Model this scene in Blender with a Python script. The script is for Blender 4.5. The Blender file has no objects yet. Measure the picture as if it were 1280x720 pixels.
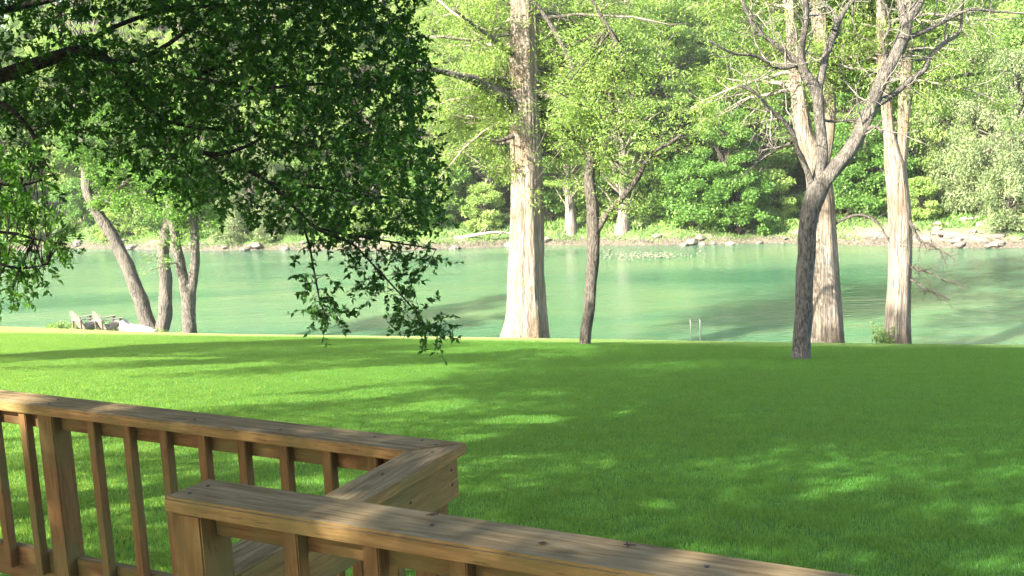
import bpy, bmesh, math, random
import numpy as np
from math import radians, sin, cos, pi, sqrt
from mathutils import Vector, Matrix

random.seed(7)
rng = np.random.default_rng(11)
sc = bpy.context.scene
COL = sc.collection

# ------------------------------------------------------------------ camera
EYE = 10.0                                   # water level is z = 0
F_PX, PITCH, ROLL = 1422.0, 0.1649, -0.0454
DECK_YAW = -0.4864
Fv = Vector((0, cos(PITCH), -sin(PITCH)))
U0 = Vector((0, sin(PITCH), cos(PITCH)))
R0 = Vector((1, 0, 0))
Rv = R0 * cos(ROLL) + U0 * sin(ROLL)
Uv = -R0 * sin(ROLL) + U0 * cos(ROLL)
cam = bpy.data.cameras.new('camera')
cam.sensor_width = 36.0
cam.lens = 36.0 * F_PX / 1280.0
cam.clip_end = 3000
cam.clip_start = 0.05
cam_o = bpy.data.objects.new('camera', cam)
COL.objects.link(cam_o)
M = Matrix((Rv, Uv, -Fv)).transposed().to_4x4()
M.translation = (0, 0, EYE)
cam_o.matrix_world = M
sc.camera = cam_o

# ------------------------------------------------------------------ light
SUN_EL = radians(33)
SUN_AZ = (-0.80, -0.60)
S = np.array([SUN_AZ[0] * cos(SUN_EL), SUN_AZ[1] * cos(SUN_EL), sin(SUN_EL)])
world = bpy.data.worlds.new('World')
sc.world = world
world.use_nodes = True
nt = world.node_tree
sky = nt.nodes.new('ShaderNodeTexSky')
sky.sky_type = 'NISHITA'
sky.sun_disc = False
sky.sun_elevation = SUN_EL
sky.sun_rotation = math.atan2(SUN_AZ[0], SUN_AZ[1])
sky.air_density = 1.0
sky.dust_density = 2.0
bg = nt.nodes['Background']
bg.inputs['Strength'].default_value = 0.12
nt.links.new(sky.outputs[0], bg.inputs[0])
sun = bpy.data.lights.new('sun', 'SUN')
sun.energy = 5.0
sun.angle = radians(0.53)
sun.color = (1.0, 0.95, 0.84)
sun_o = bpy.data.objects.new('sun', sun)
COL.objects.link(sun_o)
sun_o.rotation_euler = Vector(S).to_track_quat('Z', 'Y').to_euler()
sun_o.location = (-30, -20, 40)
sc.view_settings.view_transform = 'Standard'
sc.view_settings.look = 'None'
sc.view_settings.exposure = 2.68
sc.view_settings.gamma = 1.0
sc.view_settings.use_curve_mapping = False
sc.cycles.max_bounces = 6
sc.cycles.diffuse_bounces = 4
sc.cycles.glossy_bounces = 2
sc.cycles.transmission_bounces = 4
sc.cycles.use_denoising = True
sc.cycles.sample_clamp_indirect = 6

# ------------------------------------------------------------------ helpers
def px_ray(px, py):
    return (Fv + Rv * ((px - 640) / F_PX) - Uv * ((py - 360) / F_PX))

def at(px, py, Y):
    d = px_ray(px, py)
    return Vector((0, 0, EYE)) + d * (Y / d.y)

def to_px(P):
    P = np.asarray(P, float) - np.array([0, 0, EYE])
    d = P @ np.array(Fv)
    dd = np.where(d > 0.01, d, 0.01)
    return 640 + F_PX * (P @ np.array(Rv)) / dd, 360 - F_PX * (P @ np.array(Uv)) / dd, d

def in_frame(P, m=12):
    x, y, d = to_px(P)
    return (d > 0.5) & (x > -m) & (x < 1280 + m) & (y > -m) & (y < 720 + m)

def link(o, parent=None):
    COL.objects.link(o)
    if parent is not None:
        o.parent = parent
    return o

def tag(o, label=None, cat=None, group=None, kind=None):
    if label: o['label'] = label
    if cat: o['category'] = cat
    if group: o['group'] = group
    if kind: o['kind'] = kind
    return o

def empty(name, loc=(0, 0, 0), rz=0.0):
    o = bpy.data.objects.new(name, None)
    o.empty_display_size = 0.3
    COL.objects.link(o)
    o.location = loc
    o.rotation_euler = (0, 0, rz)
    return o

def mesh_np(name, verts, faces, mat=None, parent=None, smooth=False, offset=None):
    """faces: (n,k) int array with constant k"""
    verts = np.asarray(verts, np.float32)
    if offset is not None:
        verts = verts - np.asarray(offset, np.float32)
    faces = np.asarray(faces, np.int32)
    n, k = faces.shape
    me = bpy.data.meshes.new(name)
    me.vertices.add(len(verts)); me.vertices.foreach_set('co', verts.ravel())
    me.loops.add(n * k); me.loops.foreach_set('vertex_index', faces.ravel())
    me.polygons.add(n)
    me.polygons.foreach_set('loop_start', np.arange(0, n * k, k, dtype=np.int32))
    me.polygons.foreach_set('loop_total', np.full(n, k, np.int32))
    if smooth:
        me.polygons.foreach_set('use_smooth', np.ones(n, bool))
    me.update(calc_edges=True)
    me.validate()
    if mat: me.materials.append(mat)
    o = bpy.data.objects.new(name, me)
    return link(o, parent)

def bm_obj(name, bm, mat, parent=None, smooth=False, bevel=0):
    if bevel:
        bmesh.ops.bevel(bm, geom=[e for e in bm.edges], offset=bevel, segments=2, affect='EDGES', clamp_overlap=True)
    bmesh.ops.recalc_face_normals(bm, faces=bm.faces)
    me = bpy.data.meshes.new(name)
    bm.to_mesh(me); bm.free()
    if smooth:
        for p in me.polygons: p.use_smooth = True
    if mat: me.materials.append(mat)
    return link(bpy.data.objects.new(name, me), parent)

def add_box(bm, x0, x1, y0, y1, z0, z1):
    v = [bm.verts.new(c) for c in ((x0,y0,z0),(x1,y0,z0),(x1,y1,z0),(x0,y1,z0),(x0,y0,z1),(x1,y0,z1),(x1,y1,z1),(x0,y1,z1))]
    for f in ((0,3,2,1),(4,5,6,7),(0,1,5,4),(1,2,6,5),(2,3,7,6),(3,0,4,7)):
        bm.faces.new([v[i] for i in f])
    return v

def add_prism(bm, poly, z0, z1):
    a = [bm.verts.new((x, y, z0)) for x, y in poly]
    b = [bm.verts.new((x, y, z1)) for x, y in poly]
    bm.faces.new(a[::-1]); bm.faces.new(b)
    n = len(poly)
    for i in range(n):
        bm.faces.new((a[i], a[(i+1) % n], b[(i+1) % n], b[i]))

# ------------------------------------------------------------------ materials
def new_mat(name):
    m = bpy.data.materials.new(name)
    m.use_nodes = True
    n = m.node_tree
    n.nodes.clear()
    out = n.nodes.new('ShaderNodeOutputMaterial')
    return m, n, out

def nd(n, t, **kw):
    x = n.nodes.new(t)
    for k, v in kw.items():
        if k in ('op',): x.operation = v
        elif k == 'ins':
            for a, b in v.items(): x.inputs[a].default_value = b
        else: setattr(x, k, v)
    return x

def ramp(n, src, stops):
    r = n.nodes.new('ShaderNodeValToRGB')
    e = r.color_ramp.elements
    while len(e) < len(stops): e.new(0.5)
    for i, (p, c) in enumerate(stops):
        e[i].position = p
        e[i].color = (*c, 1) if len(c) == 3 else c
    n.links.new(src, r.inputs[0])
    return r

def mixc(n, fac, a, b, mode='MIX'):
    x = n.nodes.new('ShaderNodeMix'); x.data_type = 'RGBA'; x.blend_type = mode
    if isinstance(fac, float): x.inputs[0].default_value = fac
    else: n.links.new(fac, x.inputs[0])
    for i, v in ((6, a), (7, b)):
        if isinstance(v, tuple): x.inputs[i].default_value = (*v, 1)
        else: n.links.new(v, x.inputs[i])
    return x.outputs[2]

def noise(n, vec, scale, detail=4, rough=0.55, dist=0.0):
    x = n.nodes.new('ShaderNodeTexNoise')
    x.inputs['Scale'].default_value = scale
    x.inputs['Detail'].default_value = detail
    x.inputs['Roughness'].default_value = rough
    x.inputs['Distortion'].default_value = dist
    if vec is not None: n.links.new(vec, x.inputs['Vector'])
    return x.outputs['Fac']

def coords(n, kind='Object', scale=(1, 1, 1), rot=(0, 0, 0)):
    t = n.nodes.new('ShaderNodeTexCoord')
    m = n.nodes.new('ShaderNodeMapping')
    m.inputs['Scale'].default_value = scale
    m.inputs['Rotation'].default_value = rot
    n.links.new(t.outputs[kind], m.inputs[0])
    return m.outputs[0]

def leaf_mat(name, dark, light, trans, tfac=0.42, clump=0.5, gloss=0.25, rough=0.5, world_pos=False):
    m, n, out = new_mat(name)
    geo = n.nodes.new('ShaderNodeNewGeometry')
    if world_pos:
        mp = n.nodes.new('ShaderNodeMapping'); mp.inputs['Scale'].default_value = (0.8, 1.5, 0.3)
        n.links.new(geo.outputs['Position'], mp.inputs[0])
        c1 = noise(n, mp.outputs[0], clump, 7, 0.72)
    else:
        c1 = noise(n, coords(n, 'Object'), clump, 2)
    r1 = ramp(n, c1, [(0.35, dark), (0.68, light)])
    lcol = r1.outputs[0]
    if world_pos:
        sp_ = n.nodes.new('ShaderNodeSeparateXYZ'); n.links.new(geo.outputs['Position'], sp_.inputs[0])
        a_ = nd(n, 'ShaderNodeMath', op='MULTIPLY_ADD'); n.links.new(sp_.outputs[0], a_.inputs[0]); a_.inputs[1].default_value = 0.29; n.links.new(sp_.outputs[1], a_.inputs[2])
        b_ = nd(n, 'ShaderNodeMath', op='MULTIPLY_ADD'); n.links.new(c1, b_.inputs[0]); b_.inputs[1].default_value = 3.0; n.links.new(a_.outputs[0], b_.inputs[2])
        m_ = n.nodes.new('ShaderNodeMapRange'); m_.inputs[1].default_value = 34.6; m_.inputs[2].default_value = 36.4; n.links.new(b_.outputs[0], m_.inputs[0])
        dry = n.nodes.new('ShaderNodeMath'); dry.operation = 'MULTIPLY'; n.links.new(m_.outputs[0], dry.inputs[0]); dry.inputs[1].default_value = 1.0  # dry: the sunlit strip along the crest, painted into the blade colour
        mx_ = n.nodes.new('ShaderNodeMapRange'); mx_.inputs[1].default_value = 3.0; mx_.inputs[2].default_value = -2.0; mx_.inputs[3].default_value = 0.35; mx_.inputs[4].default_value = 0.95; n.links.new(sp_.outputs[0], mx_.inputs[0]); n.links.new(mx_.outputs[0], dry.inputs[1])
        lcol = mixc(n, dry.outputs[0], r1.outputs[0], (0.36, 0.37, 0.19))  # dry is the painted sunlit strip, mixed in as a paler blade colour
    rr = ramp(n, geo.outputs['Random Per Island'], [(0.0, (0.62, 0.66, 0.6)), (0.6, (1, 1, 1)), (1.0, (1.35, 1.2, 1.05))])
    col = mixc(n, 1.0, lcol, rr.outputs[0], 'MULTIPLY')
    p = nd(n, 'ShaderNodeBsdfPrincipled')
    n.links.new(col, p.inputs['Base Color'])
    p.inputs['Roughness'].default_value = rough
    p.inputs['Specular IOR Level'].default_value = gloss
    t = n.nodes.new('ShaderNodeBsdfTranslucent')
    tc = mixc(n, 1.0, trans, rr.outputs[0], 'MULTIPLY')
    n.links.new(tc, t.inputs[0])
    mx = n.nodes.new('ShaderNodeMixShader')
    mx.inputs[0].default_value = tfac
    n.links.new(p.outputs[0], mx.inputs[1]); n.links.new(t.outputs[0], mx.inputs[2])
    n.links.new(mx.outputs[0], out.inputs[0])
    return m

def bark_mat(name, dark, light, sxy=9.0, sz=1.2, bump=0.6, patch=(0.0, 0.0, 0.0), patch_amt=0.0, fine=40.0):
    m, n, out = new_mat(name)
    v = coords(n, 'Object', (sxy, sxy, sz))
    a = noise(n, v, 1.0, 6, 0.62, 0.4)
    v2 = coords(n, 'Object', (fine, fine, fine * sz / sxy))
    b = noise(n, v2, 1.0, 3, 0.6)
    r = ramp(n, a, [(0.40, dark), (0.5, tuple(0.4*x+.6*y for x, y in zip(dark, light))), (0.60, light)])
    col = mixc(n, 0.35, r.outputs[0], ramp(n, b, [(0.4, dark), (0.6, light)]).outputs[0])
    if patch_amt:
        c = noise(n, coords(n, 'Object', (0.8, 0.8, 0.5)), 1.0, 4)
        f = ramp(n, c, [(0.45, (0, 0, 0)), (0.62, (patch_amt,) * 3)])
        col = mixc(n, f.outputs[0], col, patch)
    p = nd(n, 'ShaderNodeBsdfPrincipled')
    p.inputs['Roughness'].default_value = 0.9
    p.inputs['Specular IOR Level'].default_value = 0.15
    n.links.new(col, p.inputs['Base Color'])
    mth = nd(n, 'ShaderNodeMath', op='ADD'); n.links.new(a, mth.inputs[0])
    m2 = nd(n, 'ShaderNodeMath', op='MULTIPLY'); n.links.new(b, m2.inputs[0]); m2.inputs[1].default_value = 0.4
    n.links.new(m2.outputs[0], mth.inputs[1])
    bp = n.nodes.new('ShaderNodeBump'); bp.inputs['Strength'].default_value = bump; bp.inputs['Distance'].default_value = 0.14
    n.links.new(mth.outputs[0], bp.inputs['Height']); n.links.new(bp.outputs[0], p.inputs['Normal'])
    n.links.new(p.outputs[0], out.inputs[0])
    return m

def wood_mat(name, axis, weather=1.0, warm=(0.215, 0.120, 0.044), deep=(0.115, 0.060, 0.022)):
    """pressure-treated pine; grain runs along the given local axis; upward faces are weathered grey"""
    m, n, out = new_mat(name)
    sl, ss = 5.0, 62.0
    s = [ss, ss, ss]; s[axis] = sl
    g = noise(n, coords(n, 'Object', tuple(s)), 1.0, 5, 0.6, 0.5)
    s2 = [14.0, 14.0, 14.0]; s2[axis] = 4.0
    w = noise(n, coords(n, 'Object', tuple(s2)), 1.0, 5, 0.65, 0.8)
    s3 = [170.0, 170.0, 170.0]; s3[axis] = 14.0
    fg = noise(n, coords(n, 'Object', tuple(s3)), 1.0, 3, 0.6)
    blot = noise(n, coords(n, 'Object', (4.5, 4.5, 4.5)), 1.0, 3)
    base = ramp(n, g, [(0.36, tuple(a*.5+b*.5 for a, b in zip(deep, warm))), (0.5, warm), (0.66, tuple(min(1, c * 1.25) for c in warm))])
    base2 = mixc(n, ramp(n, w, [(0.42, (0, 0, 0)), (0.6, (0.35, 0.35, 0.35))]).outputs[0], base.outputs[0], deep)
    olive = mixc(n, ramp(n, blot, [(0.42, (0, 0, 0)), (0.62, (0.6, 0.6, 0.6))]).outputs[0], base2, (0.10, 0.085, 0.028))
    geo = n.nodes.new('ShaderNodeNewGeometry')
    sx = n.nodes.new('ShaderNodeSeparateXYZ'); n.links.new(geo.outputs['True Normal'], sx.inputs[0])
    up = ramp(n, sx.outputs[2], [(0.6, (0, 0, 0)), (0.8, (1, 1, 1))])
    # old sun-bleached tan with short flakes of pale worn film
    tan = ramp(n, g, [(0.34, (0.125, 0.082, 0.038)), (0.5, (0.195, 0.138, 0.070)), (0.66, (0.26, 0.195, 0.11))])
    fl_ = nd(n, 'ShaderNodeMath', op='ADD'); n.links.new(w, fl_.inputs[0]); n.links.new(fg, fl_.inputs[1])
    flake = ramp(n, fl_.outputs[0], [(1.02, (0, 0, 0)), (1.12, (0.85,) * 3)])
    top = mixc(n, flake.outputs[0], tan.outputs[0], (0.37, 0.34, 0.28))
    fm2 = nd(n, 'ShaderNodeMath', op='MULTIPLY'); n.links.new(up.outputs[0], fm2.inputs[0]); fm2.inputs[1].default_value = weather
    col = mixc(n, fm2.outputs[0], olive, top)
    crack = ramp(n, fg, [(0.30, (0.5,) * 3), (0.38, (1,) * 3)])
    col = mixc(n, 1.0, col, crack.outputs[0], 'MULTIPLY')
    p = nd(n, 'ShaderNodeBsdfPrincipled')
    p.inputs['Roughness'].default_value = 0.8
    p.inputs['Specular IOR Level'].default_value = 0.15
    n.links.new(col, p.inputs['Base Color'])
    b2 = nd(n, 'ShaderNodeMath', op='ADD'); n.links.new(g, b2.inputs[0]); n.links.new(fg, b2.inputs[1])
    bp = n.nodes.new('ShaderNodeBump'); bp.inputs['Strength'].default_value = 0.5; bp.inputs['Distance'].default_value = 0.003
    n.links.new(b2.outputs[0], bp.inputs['Height']); n.links.new(bp.outputs[0], p.inputs['Normal'])
    n.links.new(p.outputs[0], out.inputs[0])
    return m

def plain_mat(name, col, rough=0.6, metal=0.0, var=0.25, scale=12.0, spec=0.4, bump=0.0):
    m, n, out = new_mat(name)
    a = noise(n, coords(n, 'Object'), scale, 5, 0.6)
    r = ramp(n, a, [(0.3, tuple(c * (1 - var) for c in col)), (0.7, tuple(min(1, c * (1 + var)) for c in col))])
    p = nd(n, 'ShaderNodeBsdfPrincipled')
    p.inputs['Roughness'].default_value = rough
    p.inputs['Metallic'].default_value = metal
    p.inputs['Specular IOR Level'].default_value = spec
    n.links.new(r.outputs[0], p.inputs['Base Color'])
    if bump:
        bp = n.nodes.new('ShaderNodeBump'); bp.inputs['Strength'].default_value = bump; bp.inputs['Distance'].default_value = 0.05
        n.links.new(a, bp.inputs['Height']); n.links.new(bp.outputs[0], p.inputs['Normal'])
    n.links.new(p.outputs[0], out.inputs[0])
    return m

MAT = {}
MAT['wood_x'] = wood_mat('wood_x', 0)
MAT['wood_y'] = wood_mat('wood_y', 1)
MAT['wood_z'] = wood_mat('wood_z', 2, 1.0, (0.125, 0.066, 0.023), (0.065, 0.033, 0.012))
MAT['rail_x'] = wood_mat('rail_x', 0, 0.8, (0.105, 0.052, 0.018), (0.055, 0.026, 0.010))  # darker rails: dark stain, plus shade under the cap put into the colour
MAT['rail_y'] = wood_mat('rail_y', 1, 0.8, (0.17, 0.10, 0.034), (0.10, 0.055, 0.02))
MAT['cypress_bark'] = bark_mat('cypress_bark', (0.10, 0.075, 0.052), (0.42, 0.355, 0.285), 20.0, 0.9, 1.0, (0.15, 0.095, 0.05), 0.55, 70.0)
MAT['pale_bark'] = bark_mat('pale_bark', (0.07, 0.055, 0.042), (0.27, 0.23, 0.19), 8.0, 0.8, 0.9)
MAT['elm_bark'] = bark_mat('elm_bark', (0.04, 0.033, 0.026), (0.17, 0.145, 0.115), 24.0, 7.0, 1.0)
MAT['grey_bark'] = bark_mat('grey_bark', (0.040, 0.034, 0.028), (0.20, 0.175, 0.145), 20.0, 5.0, 1.0, (0.20, 0.172, 0.14), 0.5)
MAT['oak_bark'] = bark_mat('oak_bark', (0.012, 0.010, 0.007), (0.05, 0.041, 0.032), 14.0, 14.0, 0.8)
MAT['dead_wood'] = bark_mat('dead_wood', (0.09, 0.075, 0.06), (0.28, 0.24, 0.20), 10.0, 4.0, 0.5)
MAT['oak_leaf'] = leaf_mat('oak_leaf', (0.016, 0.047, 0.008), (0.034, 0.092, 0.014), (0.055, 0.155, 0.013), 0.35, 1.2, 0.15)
MAT['sunlit_leaf'] = leaf_mat('sunlit_leaf', (0.055, 0.14, 0.022), (0.09, 0.20, 0.03), (0.13, 0.32, 0.025), 0.42, 1.5, 0.3)  # brighter copy of the oak leaf, the bough's sunlight put into the colour
MAT['cypress_leaf'] = leaf_mat('cypress_leaf', (0.16, 0.26, 0.055), (0.27, 0.39, 0.10), (0.36, 0.50, 0.10), 0.42, 0.45, 0.3)
MAT['bright_leaf'] = leaf_mat('bright_leaf', (0.08, 0.20, 0.03), (0.14, 0.27, 0.05), (0.19, 0.35, 0.05), 0.42, 0.6, 0.25)
MAT['far_leaf_a'] = leaf_mat('far_leaf_a', (0.11, 0.20, 0.045), (0.21, 0.33, 0.085), (0.26, 0.40, 0.075), 0.36, 0.35, 0.25)
MAT['far_leaf_b'] = leaf_mat('far_leaf_b', (0.18, 0.28, 0.07), (0.30, 0.41, 0.12), (0.34, 0.48, 0.10), 0.38, 0.35, 0.25)
MAT['far_leaf_c'] = leaf_mat('far_leaf_c', (0.075, 0.165, 0.030), (0.14, 0.26, 0.055), (0.17, 0.34, 0.045), 0.36, 0.4, 0.3)
MAT['willow_leaf'] = leaf_mat('willow_leaf', (0.16, 0.22, 0.09), (0.29, 0.35, 0.17), (0.26, 0.34, 0.13), 0.36, 0.5, 0.3)
MAT['weed_leaf'] = leaf_mat('weed_leaf', (0.16, 0.26, 0.06), (0.30, 0.40, 0.12), (0.26, 0.42, 0.08), 0.36, 2.0, 0.2)
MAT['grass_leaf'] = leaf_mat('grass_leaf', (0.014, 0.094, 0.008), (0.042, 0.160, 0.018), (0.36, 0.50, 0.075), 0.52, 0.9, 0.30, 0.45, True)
MAT['rock'] = plain_mat('rock', (0.15, 0.13, 0.105), 0.9, 0, 0.45, 5.0, 0.2, 0.8)
MAT['pale_rock'] = plain_mat('pale_rock', (0.30, 0.27, 0.235), 0.9, 0, 0.35, 5.0, 0.2, 0.8)
MAT['gravel'] = plain_mat('gravel', (0.12, 0.125, 0.08), 0.9, 0, 0.4, 5.0, 0.2, 0.5)
MAT['metal'] = plain_mat('metal', (0.17, 0.17, 0.17), 0.38, 0.8, 0.12, 20)
MAT['chair_paint'] = plain_mat('chair_paint', (0.19, 0.15, 0.125), 0.6, 0, 0.12, 14)
MAT['cushion'] = plain_mat('cushion', (0.5, 0.48, 0.44), 0.9, 0, 0.08, 14)
MAT['screw'] = plain_mat('screw', (0.03, 0.025, 0.02), 0.5, 0.3, 0.1, 30)
MAT['debris'] = plain_mat('debris', (0.05, 0.03, 0.02), 0.8, 0, 0.3, 60)

# ------------------------------------------------------------------ terrain
K_S = 0.29
def sm(t): 
    t = np.clip(t, 0, 1); return t * t * (3 - 2 * t)
def far_edge(x):      # far waterline in s
    return 77.0 + 0.9 * np.sin(x * 0.13) + 0.5 * np.sin(x * 0.37 + 1.0) - 1.3 * sm((x - 15) / 12)
LAWN_S = np.array([-400, -40, 4, 9, 14, 20, 26, 32, 36, 38.5, 40.0, 41.5, 43, 46, 52, 64])
LAWN_Z = np.array([6.9, 6.9, 6.65, 6.30, 5.62, 4.78, 3.93, 3.05, 2.34, 1.80, 1.34, 0.62, 0.0, -1.3, -2.2, -2.4])
def terrain(x, y):
    x = np.asarray(x, float); y = np.asarray(y, float)
    s = y + K_S * x
    z1 = np.interp(s, LAWN_S, LAWN_Z)
    # smooth the profile a little
    z1 = 0.5 * z1 + 0.25 * np.interp(s - 1.2, LAWN_S, LAWN_Z) + 0.25 * np.interp(s + 1.2, LAWN_S, LAWN_Z)
    # knoll under the chairs on the left, flatter shelf
    z1 = z1 + 0.15 * np.exp(-((x + 21) / 7.0) ** 2 - ((s - 38.6) / 2.6) ** 2) + 0.05 * np.sin(x * 0.21 + 0.4) * np.sin(y * 0.17)
    u = s - far_edge(x)
    z2 = np.interp(u, [-15, -4, 0, 0.35, 2.5, 6, 14, 30, 50, 70, 120, 600], [-2.4, -1.2, 0.0, 0.42, 0.95, 1.5, 2.6, 8.5, 17, 20, 24, 26])
    z2 = z2 + np.where(u > 0, 1, 0) * (0.18 * np.sin(x * 0.9) * np.sin(u * 0.8 + x * 0.2) + 0.1 * np.sin(x * 2.3 + u))
    return np.where(s < 62, z1, z2)

def ground_at(px, py, Y0=5, Y1=120):
    """where the view ray through a photo pixel meets the ground"""
    Ys = np.linspace(Y0, Y1, 2400)
    d = px_ray(px, py)
    X = d.x / d.y * Ys; Z = EYE + d.z / d.y * Ys
    below = Z < terrain(X, Ys)
    i = int(np.argmax(below)) if below.any() else -1
    return Vector((X[i], Ys[i], float(terrain(X[i], Ys[i]))))

def sheet(name, us, vs, fn, mat):
    U, V = np.meshgrid(us, vs)
    X, Y, Z = fn(U, V)
    verts = np.stack([X.ravel(), Y.ravel(), Z.ravel()], 1)
    nu, nv = len(us), len(vs)
    i = np.arange(nu - 1)[None, :] + np.arange(nv - 1)[:, None] * nu
    f = np.stack([i, i + 1, i + nu + 1, i + nu], -1).reshape(-1, 4)
    return mesh_np(name, verts, f, mat, smooth=True)

def grid_axis(a, b, fine_a, fine_b, step, coarse):
    return np.unique(np.concatenate([np.linspace(a, fine_a, coarse), np.arange(fine_a, fine_b, step), np.linspace(fine_b, b, coarse)]))

def lawn_mat():
    m, n, out = new_mat('lawn_soil')
    v = coords(n, 'Object')
    a = noise(n, v, 1.6, 5, 0.6); b = noise(n, v, 34.0, 3, 0.6); c = noise(n, v, 0.12, 3)
    r = ramp(n, b, [(0.3, (0.030, 0.085, 0.012)), (0.5, (0.055, 0.15, 0.018)), (0.72, (0.10, 0.22, 0.03))])
    col = mixc(n, ramp(n, a, [(0.35, (0, 0, 0)), (0.7, (0.6,) * 3)]).outputs[0], r.outputs[0], (0.07, 0.17, 0.02))
    col = mixc(n, ramp(n, c, [(0.4, (0, 0, 0)), (0.65, (0.3,) * 3)]).outputs[0], col, (0.09, 0.18, 0.03))
    # bare muddy edge below the turf
    tc = n.nodes.new('ShaderNodeSeparateXYZ')
    g = n.nodes.new('ShaderNodeTexCoord'); n.links.new(g.outputs['Object'], tc.inputs[0])
    ad = nd(n, 'ShaderNodeMath', op='ADD'); n.links.new(tc.outputs[2], ad.inputs[0])
    mu = nd(n, 'ShaderNodeMath', op='MULTIPLY'); n.links.new(a, mu.inputs[0]); mu.inputs[1].default_value = 1.2
    n.links.new(mu.outputs[0], ad.inputs[1])
    f = ramp(n, ad.outputs[0], [(0.75, (1, 1, 1)), (1.0, (0, 0, 0))])
    col = mixc(n, f.outputs[0], col, (0.20, 0.165, 0.115))
    p = nd(n, 'ShaderNodeBsdfPrincipled'); p.inputs['Roughness'].default_value = 0.9
    p.inputs['Specular IOR Level'].default_value = 0.1
    n.links.new(col, p.inputs['Base Color'])
    bp = n.nodes.new('ShaderNodeBump'); bp.inputs['Strength'].default_value = 0.8; bp.inputs['Distance'].default_value = 0.03
    n.links.new(b, bp.inputs['Height']); n.links.new(bp.outputs[0], p.inputs['Normal'])
    n.links.new(p.outputs[0], out.inputs[0])
    return m

def bank_mat():
    m, n, out = new_mat('far_bank_soil')
    v = coords(n, 'Object')
    a = noise(n, v, 0.35, 5, 0.6); b = noise(n, v, 2.5, 5, 0.65); c = noise(n, v, 9.0, 4, 0.6)
    green = ramp(n, b, [(0.3, (0.03, 0.07, 0.015)), (0.55, (0.08, 0.15, 0.03)), (0.75, (0.17, 0.24, 0.06))])
    stone = ramp(n, c, [(0.3, (0.16, 0.12, 0.08)), (0.55, (0.19, 0.16, 0.12)), (0.75, (0.29, 0.25, 0.20))])
    f = ramp(n, a, [(0.56, (0, 0, 0)), (0.66, (.8, .8, .8))])
    # stony strip close to the water
    sp = n.nodes.new('ShaderNodeSeparateXYZ'); g = n.nodes.new('ShaderNodeTexCoord'); n.links.new(g.outputs['Object'], sp.inputs[0])
    ad = nd(n, 'ShaderNodeMath', op='MULTIPLY_ADD'); n.links.new(b, ad.inputs[0]); ad.inputs[1].default_value = -0.7; n.links.new(sp.outputs[2], ad.inputs[2])
    h = ramp(n, ad.outputs[0], [(0.02, (1, 1, 1)), (0.22, (0, 0, 0))])
    spx = nd(n, 'ShaderNodeMath', op='MULTIPLY_ADD'); n.links.new(b, spx.inputs[0]); spx.inputs[1].default_value = 6.0; n.links.new(sp.outputs[0], spx.inputs[2])
    mr = n.nodes.new('ShaderNodeMapRange'); mr.inputs[1].default_value = 20; mr.inputs[2].default_value = 36; n.links.new(spx.outputs[0], mr.inputs[0])
    lx = ramp(n, mr.outputs[0], [(0.22, (0, 0, 0)), (0.34, (1,) * 3), (0.72, (1,) * 3), (0.85, (0, 0, 0))])
    mz = n.nodes.new('ShaderNodeMapRange'); mz.inputs[1].default_value = 0.55; mz.inputs[2].default_value = 1.05; mz.inputs[3].default_value = 1; mz.inputs[4].default_value = 0; n.links.new(sp.outputs[2], mz.inputs[0])
    lm = nd(n, 'ShaderNodeMath', op='MULTIPLY'); n.links.new(lx.outputs[0], lm.inputs[0]); n.links.new(mz.outputs[0], lm.inputs[1])
    fm = nd(n, 'ShaderNodeMath', op='MAXIMUM'); n.links.new(f.outputs[0], fm.inputs[0]); n.links.new(lm.outputs[0], fm.inputs[1])
    col = mixc(n, fm.outputs[0], green.outputs[0], stone.outputs[0])
    mud = ramp(n, c, [(0.35, (0.035, 0.028, 0.018)), (0.65, (0.12, 0.10, 0.07))])
    col = mixc(n, h.outputs[0], col, mud.outputs[0])
    p = nd(n, 'ShaderNodeBsdfPrincipled'); p.inputs['Roughness'].default_value = 0.95
    n.links.new(col, p.inputs['Base Color'])
    bp = n.nodes.new('ShaderNodeBump'); bp.inputs['Strength'].default_value = 1.0; bp.inputs['Distance'].default_value = 0.25
    n.links.new(b, bp.inputs['Height']); n.links.new(bp.outputs[0], p.inputs['Normal'])
    n.links.new(p.outputs[0], out.inputs[0])
    return m

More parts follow.
